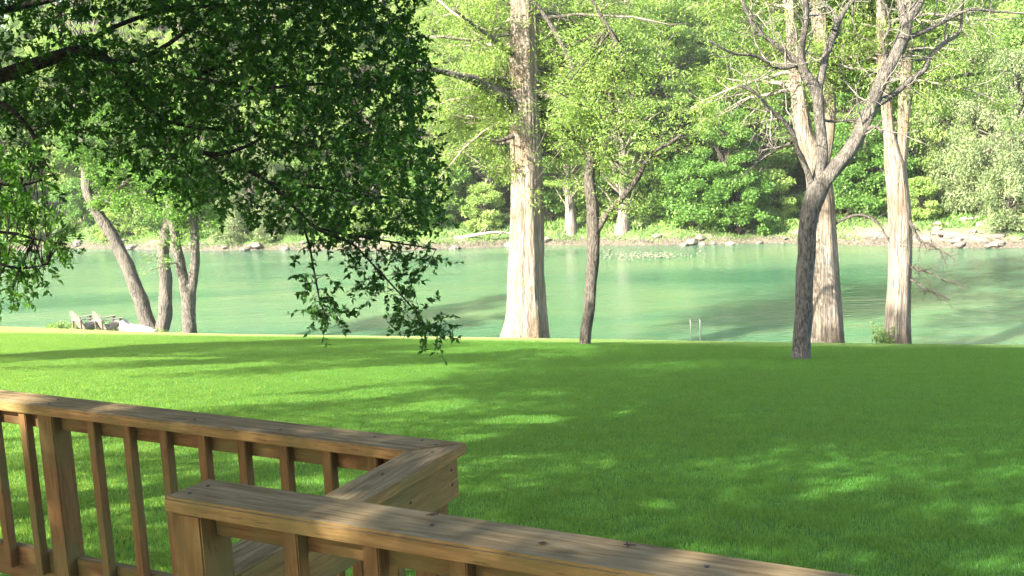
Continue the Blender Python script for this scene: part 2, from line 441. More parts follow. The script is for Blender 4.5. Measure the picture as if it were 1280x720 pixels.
def water_mat():
    m, n, out = new_mat('river_water')
    ang = math.atan(K_S)
    v = coords(n, 'Object', (1.1, 1.9, 1), (0, 0, ang))
    a = noise(n, v, 2.1, 4, 0.6, 0.5)
    v2 = coords(n, 'Object', (0.35, 1.0, 1), (0, 0, ang))
    b = noise(n, v2, 1.0, 3, 0.5, 0.6)
    v3 = coords(n, 'Object', (0.03, 0.12, 1), (0, 0, ang))
    c = noise(n, v3, 1.0, 3, 0.5, 0.5)
    col = ramp(n, c, [(0.34, (0.030, 0.086, 0.046)), (0.50, (0.050, 0.117, 0.056)), (0.64, (0.080, 0.138, 0.056))])
    p = nd(n, 'ShaderNodeBsdfPrincipled')
    p.inputs['Roughness'].default_value = 0.05
    p.inputs['IOR'].default_value = 1.33
    p.inputs['Subsurface Weight'].default_value = 0.85
    p.inputs['Subsurface Radius'].default_value = (0.9, 1.8, 1.4)
    p.inputs['Subsurface Scale'].default_value = 3.0
    p.inputs['Specular IOR Level'].default_value = 0.5
    n.links.new(col.outputs[0], p.inputs['Base Color'])
    ad = nd(n, 'ShaderNodeMath', op='MULTIPLY_ADD'); n.links.new(b, ad.inputs[0]); ad.inputs[1].default_value = 1.6; n.links.new(a, ad.inputs[2])
    # calm and rough reaches
    rf = ramp(n, c, [(0.35, (0.35,) * 3), (0.65, (1.0,) * 3)])
    bp = n.nodes.new('ShaderNodeBump'); bp.inputs['Distance'].default_value = 0.07
    st = nd(n, 'ShaderNodeMath', op='MULTIPLY'); n.links.new(rf.outputs[0], st.inputs[0]); st.inputs[1].default_value = 0.75
    n.links.new(st.outputs[0], bp.inputs['Strength'])
    n.links.new(ad.outputs[0], bp.inputs['Height']); n.links.new(bp.outputs[0], p.inputs['Normal'])
    n.links.new(p.outputs[0], out.inputs[0])
    return m

xs = grid_axis(-500, 500, -50, 45, 0.6, 24)
ss = grid_axis(-400, 62.0, 2, 46, 0.5, 12)
sheet('lawn', xs, ss, lambda U, V: (U, V - K_S * U, terrain(U, V - K_S * U)), lawn_mat())['kind'] = 'structure'
xs = grid_axis(-700, 600, -70, 60, 0.5, 24)
us = np.concatenate([np.linspace(62.01 - 77, -2, 8), np.arange(-1.5, 12, 0.3), np.linspace(12.5, 130, 50), np.linspace(150, 480, 10)])
def farfn(U, V):
    s = V + np.where(V < 60, far_edge(U), 77)
    s = np.maximum(s, 62.02)
    return U, s - K_S * U, terrain(U, s - K_S * U)
sheet('far_riverbank', xs, us, farfn, bank_mat())['kind'] = 'structure'
wv = np.array([[-600, 38 + K_S * 600, 0], [600, 38 - K_S * 600, 0], [600, 85 - K_S * 600, 0], [-600, 85 + K_S * 600, 0]], float)
w_o = mesh_np('river', wv, [[0, 1, 2, 3]], water_mat())
w_o['kind'] = 'structure'

# ------------------------------------------------------------------ grass blades
def make_grass():
    n_b = 5200
    side = 1.25
    P = np.zeros((n_b, 3)); P[:, :2] = rng.uniform(-side / 2, side / 2, (n_b, 2))
    az = rng.uniform(0, 2 * pi, n_b)
    h = rng.uniform(0.025, 0.050, n_b)
    wd = rng.uniform(0.0030, 0.0055, n_b)
    lean = rng.uniform(0.15, 0.75, n_b) * h
    la = rng.uniform(0, 2 * pi, n_b)
    t = np.stack([np.cos(az), np.sin(az), 0 * az], 1) * wd[:, None] / 2
    mid = P + np.stack([np.cos(la) * lean * .3, np.sin(la) * lean * .3, h * 0.6], 1)
    tip = P + np.stack([np.cos(la) * lean, np.sin(la) * lean, h], 1)
    P0 = P.copy(); P0[:, 2] = -0.02
    verts = np.stack([P0 - t, P0 + t, mid + t * .9, tip, mid - t * .9], 1).reshape(-1, 3)
    i = np.arange(n_b)[:, None] * 5
    f = np.concatenate([i + np.array([[0, 1, 2]]), i + np.array([[0, 2, 4]]), i + np.array([[4, 2, 3]])], 0)
    # tile centres
    pts = []
    for yy in np.arange(6.5, 50, 1.0):
        for xx in np.arange(-0.52 * yy - 2, 0.52 * yy + 2, 1.0):
            s = yy + K_S * xx
            if s < 42.0 and s > 2:
                x = xx + random.uniform(-.1, .1); y = yy + random.uniform(-.1, .1)
                pts.append((x, y))
    for yy in np.arange(2.0, 6.5, 1.0):
        for xx in np.arange(-6.5, 5.5, 1.0):
            pts.append((xx, yy))
    pts = np.array(pts)
    z = terrain(pts[:, 0], pts[:, 1])
    e = 0.4
    gx = (terrain(pts[:, 0] + e, pts[:, 1]) - terrain(pts[:, 0] - e, pts[:, 1])) / (2 * e)
    gy = (terrain(pts[:, 0], pts[:, 1] + e) - terrain(pts[:, 0], pts[:, 1] - e)) / (2 * e)
    rots = []
    for a, b in zip(gx, gy):
        q = Vector((0, 0, 1)).rotation_difference(Vector((-a, -b, 1)).normalized()) @ \
            Matrix.Rotation(random.uniform(0, 2 * pi), 3, 'Z').to_quaternion()
        rots.append(tuple(q.to_euler()))
    allv = np.concatenate([verts, np.stack([pts[:, 0], pts[:, 1], z], 1)], 0)
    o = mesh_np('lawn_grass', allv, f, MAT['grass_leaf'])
    me = o.data
    at1 = me.attributes.new('is_tile', 'BOOLEAN', 'POINT')
    flags = np.zeros(len(allv), bool); flags[len(verts):] = True
    at1.data.foreach_set('value', flags)
    at2 = me.attributes.new('tile_rot', 'FLOAT_VECTOR', 'POINT')
    rv = np.zeros((len(allv), 3), np.float32); rv[len(verts):] = np.array(rots)
    at2.data.foreach_set('vector', rv.ravel())
    ng = bpy.data.node_groups.new('grass_tiles', 'GeometryNodeTree')
    ng.interface.new_socket('Geometry', in_out='INPUT', socket_type='NodeSocketGeometry')
    ng.interface.new_socket('Geometry', in_out='OUTPUT', socket_type='NodeSocketGeometry')
    gi = ng.nodes.new('NodeGroupInput'); go = ng.nodes.new('NodeGroupOutput')
    sep = ng.nodes.new('GeometryNodeSeparateGeometry'); sep.domain = 'POINT'
    na = ng.nodes.new('GeometryNodeInputNamedAttribute'); na.data_type = 'BOOLEAN'; na.inputs[0].default_value = 'is_tile'
    nr = ng.nodes.new('GeometryNodeInputNamedAttribute'); nr.data_type = 'FLOAT_VECTOR'; nr.inputs[0].default_value = 'tile_rot'
    iop = ng.nodes.new('GeometryNodeInstanceOnPoints')
    e2r = ng.nodes.new('FunctionNodeEulerToRotation')
    L = ng.links.new
    L(gi.outputs[0], sep.inputs[0]); L(na.outputs['Attribute'], sep.inputs[1])
    L(sep.outputs[0], iop.inputs['Points']); L(sep.outputs[1], iop.inputs['Instance'])
    L(nr.outputs['Attribute'], e2r.inputs[0]); L(e2r.outputs[0], iop.inputs['Rotation'])
    L(iop.outputs[0], go.inputs[0])
    md = o.modifiers.new('tiles', 'NODES'); md.node_group = ng
    tag(o, 'short mown green grass covering the whole sloping lawn', 'grass', kind='stuff')
make_grass()

# ------------------------------------------------------------------ branches and leaves
class Tubes:
    def __init__(self): self.v = []; self.f = []; self.n = 0
    def add(self, pts, rad, sides=6, flute=0.0, seed=0.0, wob=0.0, ridge=0.0):
        pts = np.asarray([tuple(p) for p in pts], float); rad = np.asarray(rad, float)
        if ridge:
            Ls = np.concatenate([[0], np.cumsum(np.linalg.norm(np.diff(pts, axis=0), axis=1))])
            tt = np.arange(0, Ls[-1], .16); tt = np.append(tt, Ls[-1])
            fl_in = np.interp(tt, Ls, flute) if hasattr(flute, '__len__') else flute
            pts = np.stack([np.interp(tt, Ls, pts[:, q]) for q in range(3)], 1); rad = np.interp(tt, Ls, rad); flute = fl_in
            rg_ = np.random.default_rng(int(seed * 10) % 1000)
            prof = rg_.normal(size=sides); 
        m = len(pts)
        t = np.gradient(pts, axis=0); t /= (np.linalg.norm(t, axis=1)[:, None] + 1e-9)
        ref = np.array([0.0, 1.0, 0.0]) if abs(t[0][2]) > 0.6 else np.array([0.0, 0.0, 1.0])
        rings = []
        a = np.linspace(0, 2 * pi, sides, endpoint=False)
        u = np.cross(ref, t[0]); u /= np.linalg.norm(u) + 1e-9
        for i in range(m):
            u = u - t[i] * (u @ t[i]); u /= np.linalg.norm(u) + 1e-9
            w = np.cross(t[i], u)
            r = np.full(sides, rad[i])
            if wob: r = r * (1 + wob * np.sin(a * 3 + seed + i * 0.7) + wob * 0.6 * np.sin(a * 5 + i * 1.3 + seed * 2))
            if np.any(flute):
                fl = flute[i] if hasattr(flute, '__len__') else flute
                r = r * (1 + fl * (np.abs(np.sin(a * 3.5 + seed)) ** 0.7 * 1.0 - 0.55) + fl * 0.35 * np.sin(a * 9 + seed + i * .15))
            if ridge:
                prof = prof * .90 + rg_.normal(size=sides) * .43
                r = r * (1 + ridge * prof)
            rings.append(pts[i] + np.cos(a)[:, None] * u * r[:, None] + np.sin(a)[:, None] * w * r[:, None])
        self.v.append(np.concatenate(rings + [pts[-1:]], 0))
        b = self.n
        i = np.arange(m - 1)[:, None] * sides; j = np.arange(sides)[None, :]; jn = (j + 1) % sides
        q = np.stack([b + i + j, b + i + jn, b + i + sides + jn, b + i + sides + j], -1).reshape(-1, 4)
        self.f.append(q)
        last = b + (m - 1) * sides; tipi = b + m * sides
        cap = np.stack([last + j[0], last + jn[0], np.full(sides, tipi), np.full(sides, tipi)], -1)
        self.caps = getattr(self, 'caps', []) + [cap[:, :3]]
        self.n += m * sides + 1
    def build(self, name, mat, parent=None, offset=None):
        V = np.concatenate(self.v, 0); Q = np.concatenate(self.f, 0); C = np.concatenate(self.caps, 0)
        T = np.concatenate([Q[:, [0, 1, 2]], Q[:, [0, 2, 3]], C], 0)
        return mesh_np(name, V, T, mat, parent, smooth=True, offset=offset)

def leaves(name, P, A, size, aspect, mat, parent=None, offset=None, up=0.4, fold=0.12):
    """P leaf bases (n,3), A leaf axes (n,3) unit"""
    n = len(P)
    size = np.broadcast_to(size, (n,))
    N = rng.normal(size=(n, 3)) * (1 - up) + np.array([0, 0, 1.0]) * up * 2
    W = np.cross(A, N); W /= np.linalg.norm(W, axis=1)[:, None] + 1e-9
    Nn = np.cross(W, A)
    s = size[:, None]
    b = P; tip = P + A * s
    m1 = P + A * s * 0.45 + W * s * aspect / 2 + Nn * s * fold
    m2 = P + A * s * 0.45 - W * s * aspect / 2 + Nn * s * fold
    V = np.stack([b, m1, tip, m2], 1).reshape(-1, 3)
    i = np.arange(n)[:, None] * 4
    T = np.concatenate([i + np.array([[0, 1, 2]]), i + np.array([[0, 2, 3]])], 0)
    return mesh_np(name, V, T, mat, parent, offset=offset)

def unit(v): return v / (np.linalg.norm(v, axis=-1, keepdims=True) + 1e-9)

def wander(p, d, L, n, jit, trop, r0, r1):
    """a branch polyline with wobble; trop = (0,0,z) pull"""
    pts = [np.array(p, float)]; d = unit(np.array(d, float)); step = L / n
    for i in range(n):
        d = unit(d + rng.normal(size=3) * jit + np.array([0, 0, trop]))
        pts.append(pts[-1] + d * step)
    return np.array(pts), np.linspace(r0, r1, n + 1)

def limb_from_px(spec, Y, dY=0.0, Yjit=0.0):
    """spec [(px,py,width_px)], Y depth at start, dY extra depth at end"""
    pts, rad = [], []
    n = len(spec)
    for i, (x, y, w) in enumerate(spec):
        yy = Y + dY * i / max(1, n - 1)
        p = at(x, y, yy)
        pts.append(tuple(p)); rad.append(max(0.008, w * 0.5 * yy / F_PX))
    # densify with smoothing
    pts = np.array(pts); rad = np.array(rad)
    k = 4
    t = np.arange(n); tt = np.linspace(0, n - 1, (n - 1) * k + 1)
    def cr(a):
        out = []
        for q in tt:
            i = min(int(q), n - 2); f = q - i
            p0, p1, p2, p3 = a[max(i-1, 0)], a[i], a[i+1], a[min(i+2, n-1)]
            out.append(0.5 * ((2*p1) + (-p0+p2)*f + (2*p0-5*p1+4*p2-p3)*f*f + (-p0+3*p1-3*p2+p3)*f**3))
        return np.array(out)
    P = cr(pts); R = np.interp(tt, t, rad)
    if Yjit:
        P[:, 1] += np.cumsum(rng.normal(size=len(P)) * Yjit)
    return P, R

def side_twigs(tubes, P, R, count, length, trop, jit, leafpts, t0=0.2, kids=3, spread=0.8, rmin=0.006, sides=4):
    """random twigs off a limb; records (point, dir) along them"""
    m = len(P)
    for _ in range(count):
        k = int(rng.uniform(t0, 1.0) * (m - 2)); base = P[k]
        ax = unit(P[min(k + 1, m - 1)] - P[k])
        d = unit(ax * 0.6 + rng.normal(size=3) * spread)
        L = length * rng.uniform(0.5, 1.25)
        r = min(R[k] * 0.5, 0.012 + L * 0.009)
        q, rr = wander(base, d, L, 6, jit, trop, r, rmin)
        tubes.add(q, rr, sides)
        for j in range(2, 7): leafpts.append((q[j], unit(q[j] - q[j-1])))
        for _k in range(kids):
            kk = rng.integers(1, 6)
            d2 = unit(unit(q[kk] - q[kk-1]) * 0.7 + rng.normal(size=3) * spread * 0.8)
            q2, r2 = wander(q[kk], d2, L * rng.uniform(0.3, 0.6), 4, jit, trop, rr[kk] * 0.6, rmin * 0.7)
            tubes.add(q2, r2, 3)
            for j in range(1, 5): leafpts.append((q2[j], unit(q2[j] - q2[j-1])))

def sprays(leafpts, per, radius, flat=0.45, axis_out=0.7):
    B = np.array([p for p, d in leafpts]); D = np.array([d for p, d in leafpts])
    n = len(B) * per
    idx = np.repeat(np.arange(len(B)), per)
    off = rng.normal(size=(n, 3)) * radius
    off[:, 2] *= flat
    A = unit(D[idx] * axis_out + rng.normal(size=(n, 3)) * 0.8 * np.array([1, 1, 0.6]))
    return B[idx] + off, A

# ================================================================== DECK RAILINGS (deck frame: x along the rails)
DZ = EYE
deck_rot = DECK_YAW
T = 0.038
yA, zA, xcr, wA = 2.974, DZ - 1.112, -1.845, 0.146
yC, zC, xC = 1.803, DZ - 0.853, -1.873
FLOOR_LOW, FLOOR_UP = DZ - 2.02, DZ - 1.745

def board(name, x0, x1, y0, y1, z0, z1, mat, parent, bev=0.004):
    bm = bmesh.new(); add_box(bm, x0, x1, y0, y1, z0, z1)
    # origin at the board's centre so that the grain differs from board to board
    c = Vector(((x0 + x1) / 2, (y0 + y1) / 2, (z0 + z1) / 2))
    o = bm_obj(name, bm, MAT[mat], parent, bevel=bev)
    sh = Vector((random.uniform(-.1, .1), random.uniform(-.1, .1), random.uniform(-.1, .1)))
    off = c + sh
    o.data.transform(Matrix.Translation(-off)); o.location = off
    return o

def prism_board(name, poly, z0, z1, mat, parent, bev=0.005, seg=True):
    bm = bmesh.new(); add_prism(bm, poly, z0, z1)
    return bm_obj(name, bm, MAT[mat], parent, bevel=bev)

rail_low = empty('deck_railing', (0, 0, 0), deck_rot)
tag(rail_low, 'lower weathered wooden railing on the left whose mitred corner points at the lawn', 'railing', 'wooden deck railings')
L = -9.0
g = 0.0008
prism_board('handrail', [(L, yA), (xcr - wA - g, yA), (xcr - g, yA + wA), (L, yA + wA)], zA - T, zA, 'wood_x', rail_low)
prism_board('handrail', [(xcr - wA, 1.92), (xcr, 1.92), (xcr, yA + wA), (xcr - wA, yA)], zA - T, zA - 0.0006, 'wood_y', rail_low)
yb = yA + 0.020
zb0 = DZ - 1.995
for i in list(range(-24, 8)):
    if i in (-2, -14): continue
    x = -3.285 + 0.1873 * i
    if x < L: continue
    if i in (-3, -4): x -= 0.012
    lo = DZ - 1.84 - random.uniform(0, .008)
    board('baluster', x, x + 0.040, yb, yb + 0.036, lo, zA - T - 0.001, 'wood_z', rail_low, 0.003)
for xp in (-3.748, -6.1, -8.4):
    board('post', xp, xp + 0.086, yb - 0.002, yb + 0.087, DZ - 2.30, zA - T - 0.001, 'wood_z', rail_low, 0.004)
cut = [(-9.0, -6.105), (-6.01, -3.753), (-3.658, xcr - 0.055)]
for a, b in cut:
    board('top_rail', a, b, yb + 0.0365, yb + 0.0745, zA - T - 0.072, zA - T - 0.002, 'rail_x', rail_low, 0.003)
    board('bottom_rail', a, b, yb + 0.0365, yb + 0.0745, DZ - 1.90, DZ - 1.7606, 'rail_x', rail_low, 0.003)
# return leg towards the upper deck: wide board outside, balusters inside
xo = xcr - 0.022
fas = board('top_rail', xo - 0.038, xo, 1.93, yA + wA - 0.028, zA - T - 0.141, zA - T - 0.002, 'rail_y', rail_low, 0.003)
board('bottom_rail', xo - 0.038, xo, 1.93, yA + wA - 0.028, DZ - 1.90, DZ - 1.7606, 'rail_y', rail_low, 0.003)
board('post', xo - 0.128, xo - 0.0385, yb + 0.0000, yb + 0.089, DZ - 2.30, zA - T - 0.001, 'wood_z', rail_low, 0.004)
for i in range(5):
    y = 2.02 + i * 0.187
    board('baluster', xo - 0.076, xo - 0.0385, y, y + 0.038, DZ - 1.85, zA - T - 0.001, 'wood_z', rail_low, 0.003)
bm = bmesh.new()
for (yy, zz) in ((3.05, zA - .075), (3.05, zA - .125), (2.80, zA - .10), (2.62, zA - .066)):
    bmesh.ops.create_cone(bm, cap_ends=True, segments=10, radius1=0.0045, radius2=0.0045, depth=0.003,
                          matrix=Matrix.Translation((xo + 0.001, yy, zz)) @ Matrix.Rotation(pi / 2, 4, 'Y'))
tag(bm_obj('screw', bm, MAT['screw'], rail_low), kind='stuff')

def screws(parent, pts):
    bm = bmesh.new()
    for (x, y, z) in pts:
        bmesh.ops.create_cone(bm, cap_ends=True, segments=10, radius1=0.0048, radius2=0.0048, depth=0.002, matrix=Matrix.Translation((x, y, z + 0.0008)))
    tag(bm_obj('screw', bm, MAT['screw'], parent), kind='stuff')
screws(rail_low, [(-3.70, yA + .045, zA), (-3.71, yA + .10, zA), (-2.95, yA + .06, zA), (-2.55, yA + .058, zA), (-2.18, yA + .10, zA), (-2.0, yA + .118, zA), (-1.93, yA + .09, zA), (-1.90, yA + .02, zA),
                  (-1.93, 2.75, zA), (-1.90, 2.45, zA), (-4.6, yA + .06, zA), (-5.4, yA + .06, zA), (-6.05, yA + .05, zA)])
rail_up = empty('deck_railing', (0, 0, 0), deck_rot)
tag(rail_up, 'nearest wooden railing with a thick square end post, running off the bottom right', 'railing', 'wooden deck railings')
prism_board('handrail', [(xC, yC), (3.6, yC), (3.6, yC + .14), (xC + 0.012, yC + .14)], zC - T, zC, 'wood_x', rail_up, 0.006)
board('post', xC + 0.008, xC + 0.095, yC + 0.012, yC + 0.112, DZ - 2.6, zC - T - 0.001, 'wood_z', rail_up, 0.004)
screws(rail_up, [(xC + .045, yC + .04, zC), (xC + .05, yC + .095, zC), (-1.2, yC + .07, zC), (-.62, yC + .075, zC), (.39, yC + .045, zC), (.40, yC + .10, zC)])
for xp in (0.35, 2.6):
    board('post', xp, xp + 0.089, yC + 0.02, yC + 0.109, DZ - 2.3, zC - T - 0.001, 'wood_z', rail_up, 0.004)
for i in range(0, 22):
    x = -1.553 + 0.2095 * i
    if 0.2 < x < 0.44 or 2.45 < x < 2.69: continue
    board('baluster', x, x + 0.040, yC + 0.020, yC + 0.058, DZ - 1.66, zC - T - 0.001, 'wood_z', rail_up, 0.003)
for a, b in ((xC + 0.096, 0.349), (0.44, 2.599), (2.69, 3.6)):
    board('top_rail', a, b, yC + 0.0585, yC + 0.0965, zC - T - 0.062, zC - T - 0.002, 'rail_x', rail_up, 0.003)
    board('bottom_rail', a, b, yC + 0.0585, yC + 0.0965, DZ - 1.66, DZ - 1.57, 'wood_x', rail_up, 0.003)

deck = empty('wooden_deck', (0, 0, 0), deck_rot)
tag(deck, 'plank deck platform that the railings stand on, at the lower left', 'deck')
bm = bmesh.new()
for k in range(36):
    y = yA + wA + 0.06 - (k + 1) * 0.144
    if y < -2: break
    x1 = xcr - 0.0 if y > 1.9 else None
    if y > 1.80:
        add_box(bm, L, xcr + 0.01, y, y + 0.139, FLOOR_LOW - T, FLOOR_LOW)
bm_obj('floor_planks', bm, MAT['wood_x'], deck, bevel=0)
bm = bmesh.new()
for k in range(30):
    y = 1.94 - (k + 1) * 0.144
    add_box(bm, xC - 0.02, 3.8, y, y + 0.139, FLOOR_UP - T, FLOOR_UP)
    add_box(bm, L, xC - 0.022, y - 0.01, y + 0.129, FLOOR_LOW - T, FLOOR_LOW)
bm_obj('floor_planks', bm, MAT['wood_x'], deck, bevel=0)
board('rim_board', L, xcr - 0.04, yA + wA - 0.020, yA + wA + 0.018, FLOOR_LOW - T - 0.24, FLOOR_LOW - T - 0.001, 'wood_x', deck)
board('rim_board', xcr - 0.038, xcr, 1.95, yA + wA + 0.018, FLOOR_LOW - T - 0.24, FLOOR_LOW - T - 0.001, 'wood_y', deck)
board('rim_board', xC + 0.1, 3.8, 1.86, 1.898, FLOOR_UP - T - 0.24, FLOOR_UP - T - 0.001, 'wood_x', deck)
for (x, y) in ((-8.8, 3.0), (-6.0, 3.0), (-3.7, 3.0), (-2.0, 3.0), (0.3, 1.75), (2.7, 1.75), (-2.0, 0.2), (-6, .2), (2.7, -2)):
    gx = x * cos(deck_rot) - y * sin(deck_rot); gy = x * sin(deck_rot) + y * cos(deck_rot)
    board('support_post', x - .06, x + .06, y - .06, y + .06, float(terrain(gx, gy)) - 0.2, FLOOR_LOW - T - 0.245, 'wood_z', deck)

# a few dry scraps lying on the near handrail
def scrap(px, py, label, seedv):
    r = random.Random(seedv)
    d = px_ray(px, py); tt = (zC + 0.002 - EYE) / d.z
    p = Vector((0, 0, EYE)) + d * tt
    bm = bmesh.new()
    for k in range(4):
        a = r.uniform(0, pi); l = r.uniform(.008, .016)
        m = Matrix.Translation((r.uniform(-.008, .008), r.uniform(-.004, .004), 0.002)) @ Matrix.Rotation(a, 4, 'Z') @ Matrix.Rotation(r.uniform(-.4, .4), 4, 'Y') @ Matrix.Diagonal((l, .0022, .0016, 1))
        bmesh.ops.create_icosphere(bm, subdivisions=1, radius=1, matrix=m)
    o = bm_obj('dry_twig', bm, MAT['debris']); o.location = p
    tag(o, label, 'twig', 'dry scraps on the near handrail')
scrap(539, 644, 'dark dry scrap on the near handrail, the leftmost and largest', 3)
scrap(678, 680, 'tiny dark scrap in the middle of the near handrail', 5)
scrap(788, 682, 'tiny dark scrap on the near handrail, furthest right', 9)

# ================================================================== TREES ON THE LAWN
def base_on_ground(px, py, Y):
    p = at(px, py, Y)
    return p, float(terrain(p.x, p.y))

def start_tree(name, px, py, Y, label, cat='tree', group=None):
    p, z = base_on_ground(px, py, Y)
    r = empty(name, (p.x, p.y, z)); tag(r, label, cat, group)
    return r, np.array([p.x, p.y, z])

def root_down(P, R, extra=0.4, flare=1.15):
    """carry a trunk from its lowest visible point into the soil"""
    b = P[0].copy(); z = float(terrain(b[0], b[1])) - extra
    if b[2] > z + 0.05:
        k = max(2, int((b[2] - z) / 0.25) + 1)
        zz = np.linspace(z, b[2], k)[:-1]
        add = np.stack([np.full(len(zz), b[0]), np.full(len(zz), b[1]), zz], 1)
        rr = R[0] * np.linspace(flare, 1.0, k)[:-1]
        P = np.concatenate([add, P]); R = np.concatenate([rr, R])
    return P, R

def cypress_tree(base, Y, stems, limbs, label, crown_spec, flute=0.10):
    r, off = start_tree('cypress_tree', base[0], base[1], Y, label, group='trees along the lawn edge')
    tb = Tubes(); br = Tubes(); bb = Tubes(); lm = Tubes(); lp = []
    mains = []
    for k, st in enumerate(stems):
        P, R = limb_from_px(st, Y, 0)
        if k == 0:
            P, R = root_down(P, R, flare=1.04)
            fl = flute * (0.6 + 0.9 * np.exp(-np.linspace(0, 5, len(R))))
        else:
            fl = flute * 0.5 * np.ones(len(R))
        tb.add(P, R, 84, fl, seed=base[0] * .1 + k, ridge=.018)
        mains.append((P, R))
    tr = tb.build('trunk', MAT['cypress_bark'], r, off)
    for lb, dy, nt_ in limbs:
        P, R = limb_from_px(lb, Y, dy, 0.02)
        bare = lb[-1][1] > 230
        tgt_ = bb if bare else lm
        if bare: R = R * .62
        tgt_.add(P, R, 8, wob=0.12)
        side_twigs(tgt_, P, R, nt_ * (3 if bare else 1), .55 if bare else 1.3, -0.05 if bare else 0.0, 0.22, [] if bare else lp, 0.15, rmin=.004 if bare else .006)
    # crown branches, mostly above the picture
    for (z0, z1, cnt, Lb, droop) in crown_spec:
        P, R = mains[0]
        for _ in range(cnt):
            PP, RR = mains[rng.integers(0, len(mains))]
            z = rng.uniform(z0, z1)
            k = int(np.argmin(np.abs(PP[:, 2] - z)))
            a = rng.uniform(0, 2 * pi)
            if z < 13.5 and sin(a) < -.15: a = -a
            d = np.array([cos(a), sin(a), rng.uniform(-.05, .35)])
            q, rr = wander(PP[k], d, Lb * rng.uniform(.6, 1.2), 9, 0.13, droop, min(RR[k] * .45, .075), .012)
            br.add(q, rr, 6)
            side_twigs(br, q, rr, 9, Lb * .36, -0.02, 0.2, lp, 0.2, kids=3, spread=.7)
    br.build('branches', MAT['dead_wood'], r, off)
    if lm.n: lm.build('limbs', MAT['grey_bark'], r, off)
    if bb.n: bb.build('bare_branches', MAT['elm_bark'], r, off)
    P, A = sprays(lp, 11, 0.17, 0.35)
    leaves('foliage', P, A, rng.uniform(.08, .19, len(P)), 0.24, MAT['cypress_leaf'], r, off, up=.7)
    return r, off

T3 = cypress_tree((657, 422), 40.0,
    [[(657,422,60),(659,400,51),(658,350,45),(659,300,42),(659,250,40),(658,200,38),(656,150,37),(655,100,36),(656,50,34),(655,0,32),(655,-150,28),(652,-350,17),(650,-560,5)]],
    [([(650,138,18),(630,122,17),(600,103,14),(575,95,9),(545,88,6),(518,74,4)], -3, 10),
     ([(645,102,8),(620,97,6),(595,100,5),(560,90,4),(520,88,3)], -2, 6),
     ([(656,108,9),(680,118,9),(700,123,9),(712,124,9),(718,113,8),(717,88,8),(706,62,7),(693,38,6),(676,12,5),(660,-6,4)], -2, 8),
     ([(650,75,7),(630,60,6),(612,45,5),(590,30,4),(565,10,3)], -2, 7),
     ([(665,98,6),(685,80,5),(712,72,4),(742,78,3)], 2, 5),
     ([(668,142,6),(685,140,5),(702,135,3)], 1, 3), ([(660,168,7),(640,171,6),(622,176,4),(602,172,2)], -1, 3),
     ([(670,193,6),(690,193,4),(708,205,3)], 1, 3)],
    'stout pale cypress with a fluted trunk at the lawn edge, left of centre', [(7.2, 10.5, 24, 5.0, -.03), (10.5, 15, 24, 6.0, -.04), (15, 22, 14, 4, 0)])
T6 = cypress_tree((1034, 430), 36.5,
    [[(1034,430,42),(1033,400,38),(1031,350,35),(1029,300,33),(1026,250,32),(1020,205,30),(1006,170,20),(1000,130,19),(994,90,17),(990,40,14),(987,-50,11),(984,-330,4)],
     [(1022,225,18),(1032,190,15),(1037,150,14),(1034,100,19),(1028,60,19),(1024,20,17),(1021,-120,13),(1018,-380,4)]],
    [([(1040,282,6),(1055,273,6),(1075,268,5),(1092,276,5),(1104,290,4),(1113,306,3)], -1, 6)],
    'pale double-stemmed cypress directly behind the dark forked tree', [(9.8, 13, 18, 4.6, -.03), (13, 19, 12, 4, 0)], 0.09)
T7 = cypress_tree((1121, 432), 35.5,
    [[(1121,432,35),(1122,400,31),(1124,360,28),(1125,320,27),(1125,280,27),(1122,240,26),(1118,205,25),(1112,170,14),(1108,130,13),(1105,90,12),(1102,30,12),(1099,-80,9),(1096,-320,3)],
     [(1124,225,15),(1129,165,15),(1131,120,15),(1134,70,13),(1135,20,12),(1134,-100,9),(1130,-380,4)]],
    [([(1130,262,8),(1141,283,7),(1150,299,5),(1166,308,4),(1184,317,3),(1196,326,2)], -2, 9),
     ([(1132,330,6),(1144,336,5),(1162,341,4),(1182,350,3),(1203,356,2),(1213,363,1.5)], -2, 10),
     ([(1132,348,5),(1144,352,4),(1157,362,3),(1172,366,2.5),(1186,374,2)], -1.5, 8),
     ([(1125,70,7),(1145,66,6),(1165,52,5),(1195,30,4)], 1, 5),
     ([(1140,108,6),(1165,100,5),(1200,94,5),(1230,92,4),(1262,88,3)], 2, 6)],
    'pale forked cypress with bare drooping side twigs, at the right end of the lawn', [(10.0, 13, 15, 4.4, -.03), (13, 19, 12, 4, 0)], 0.08)

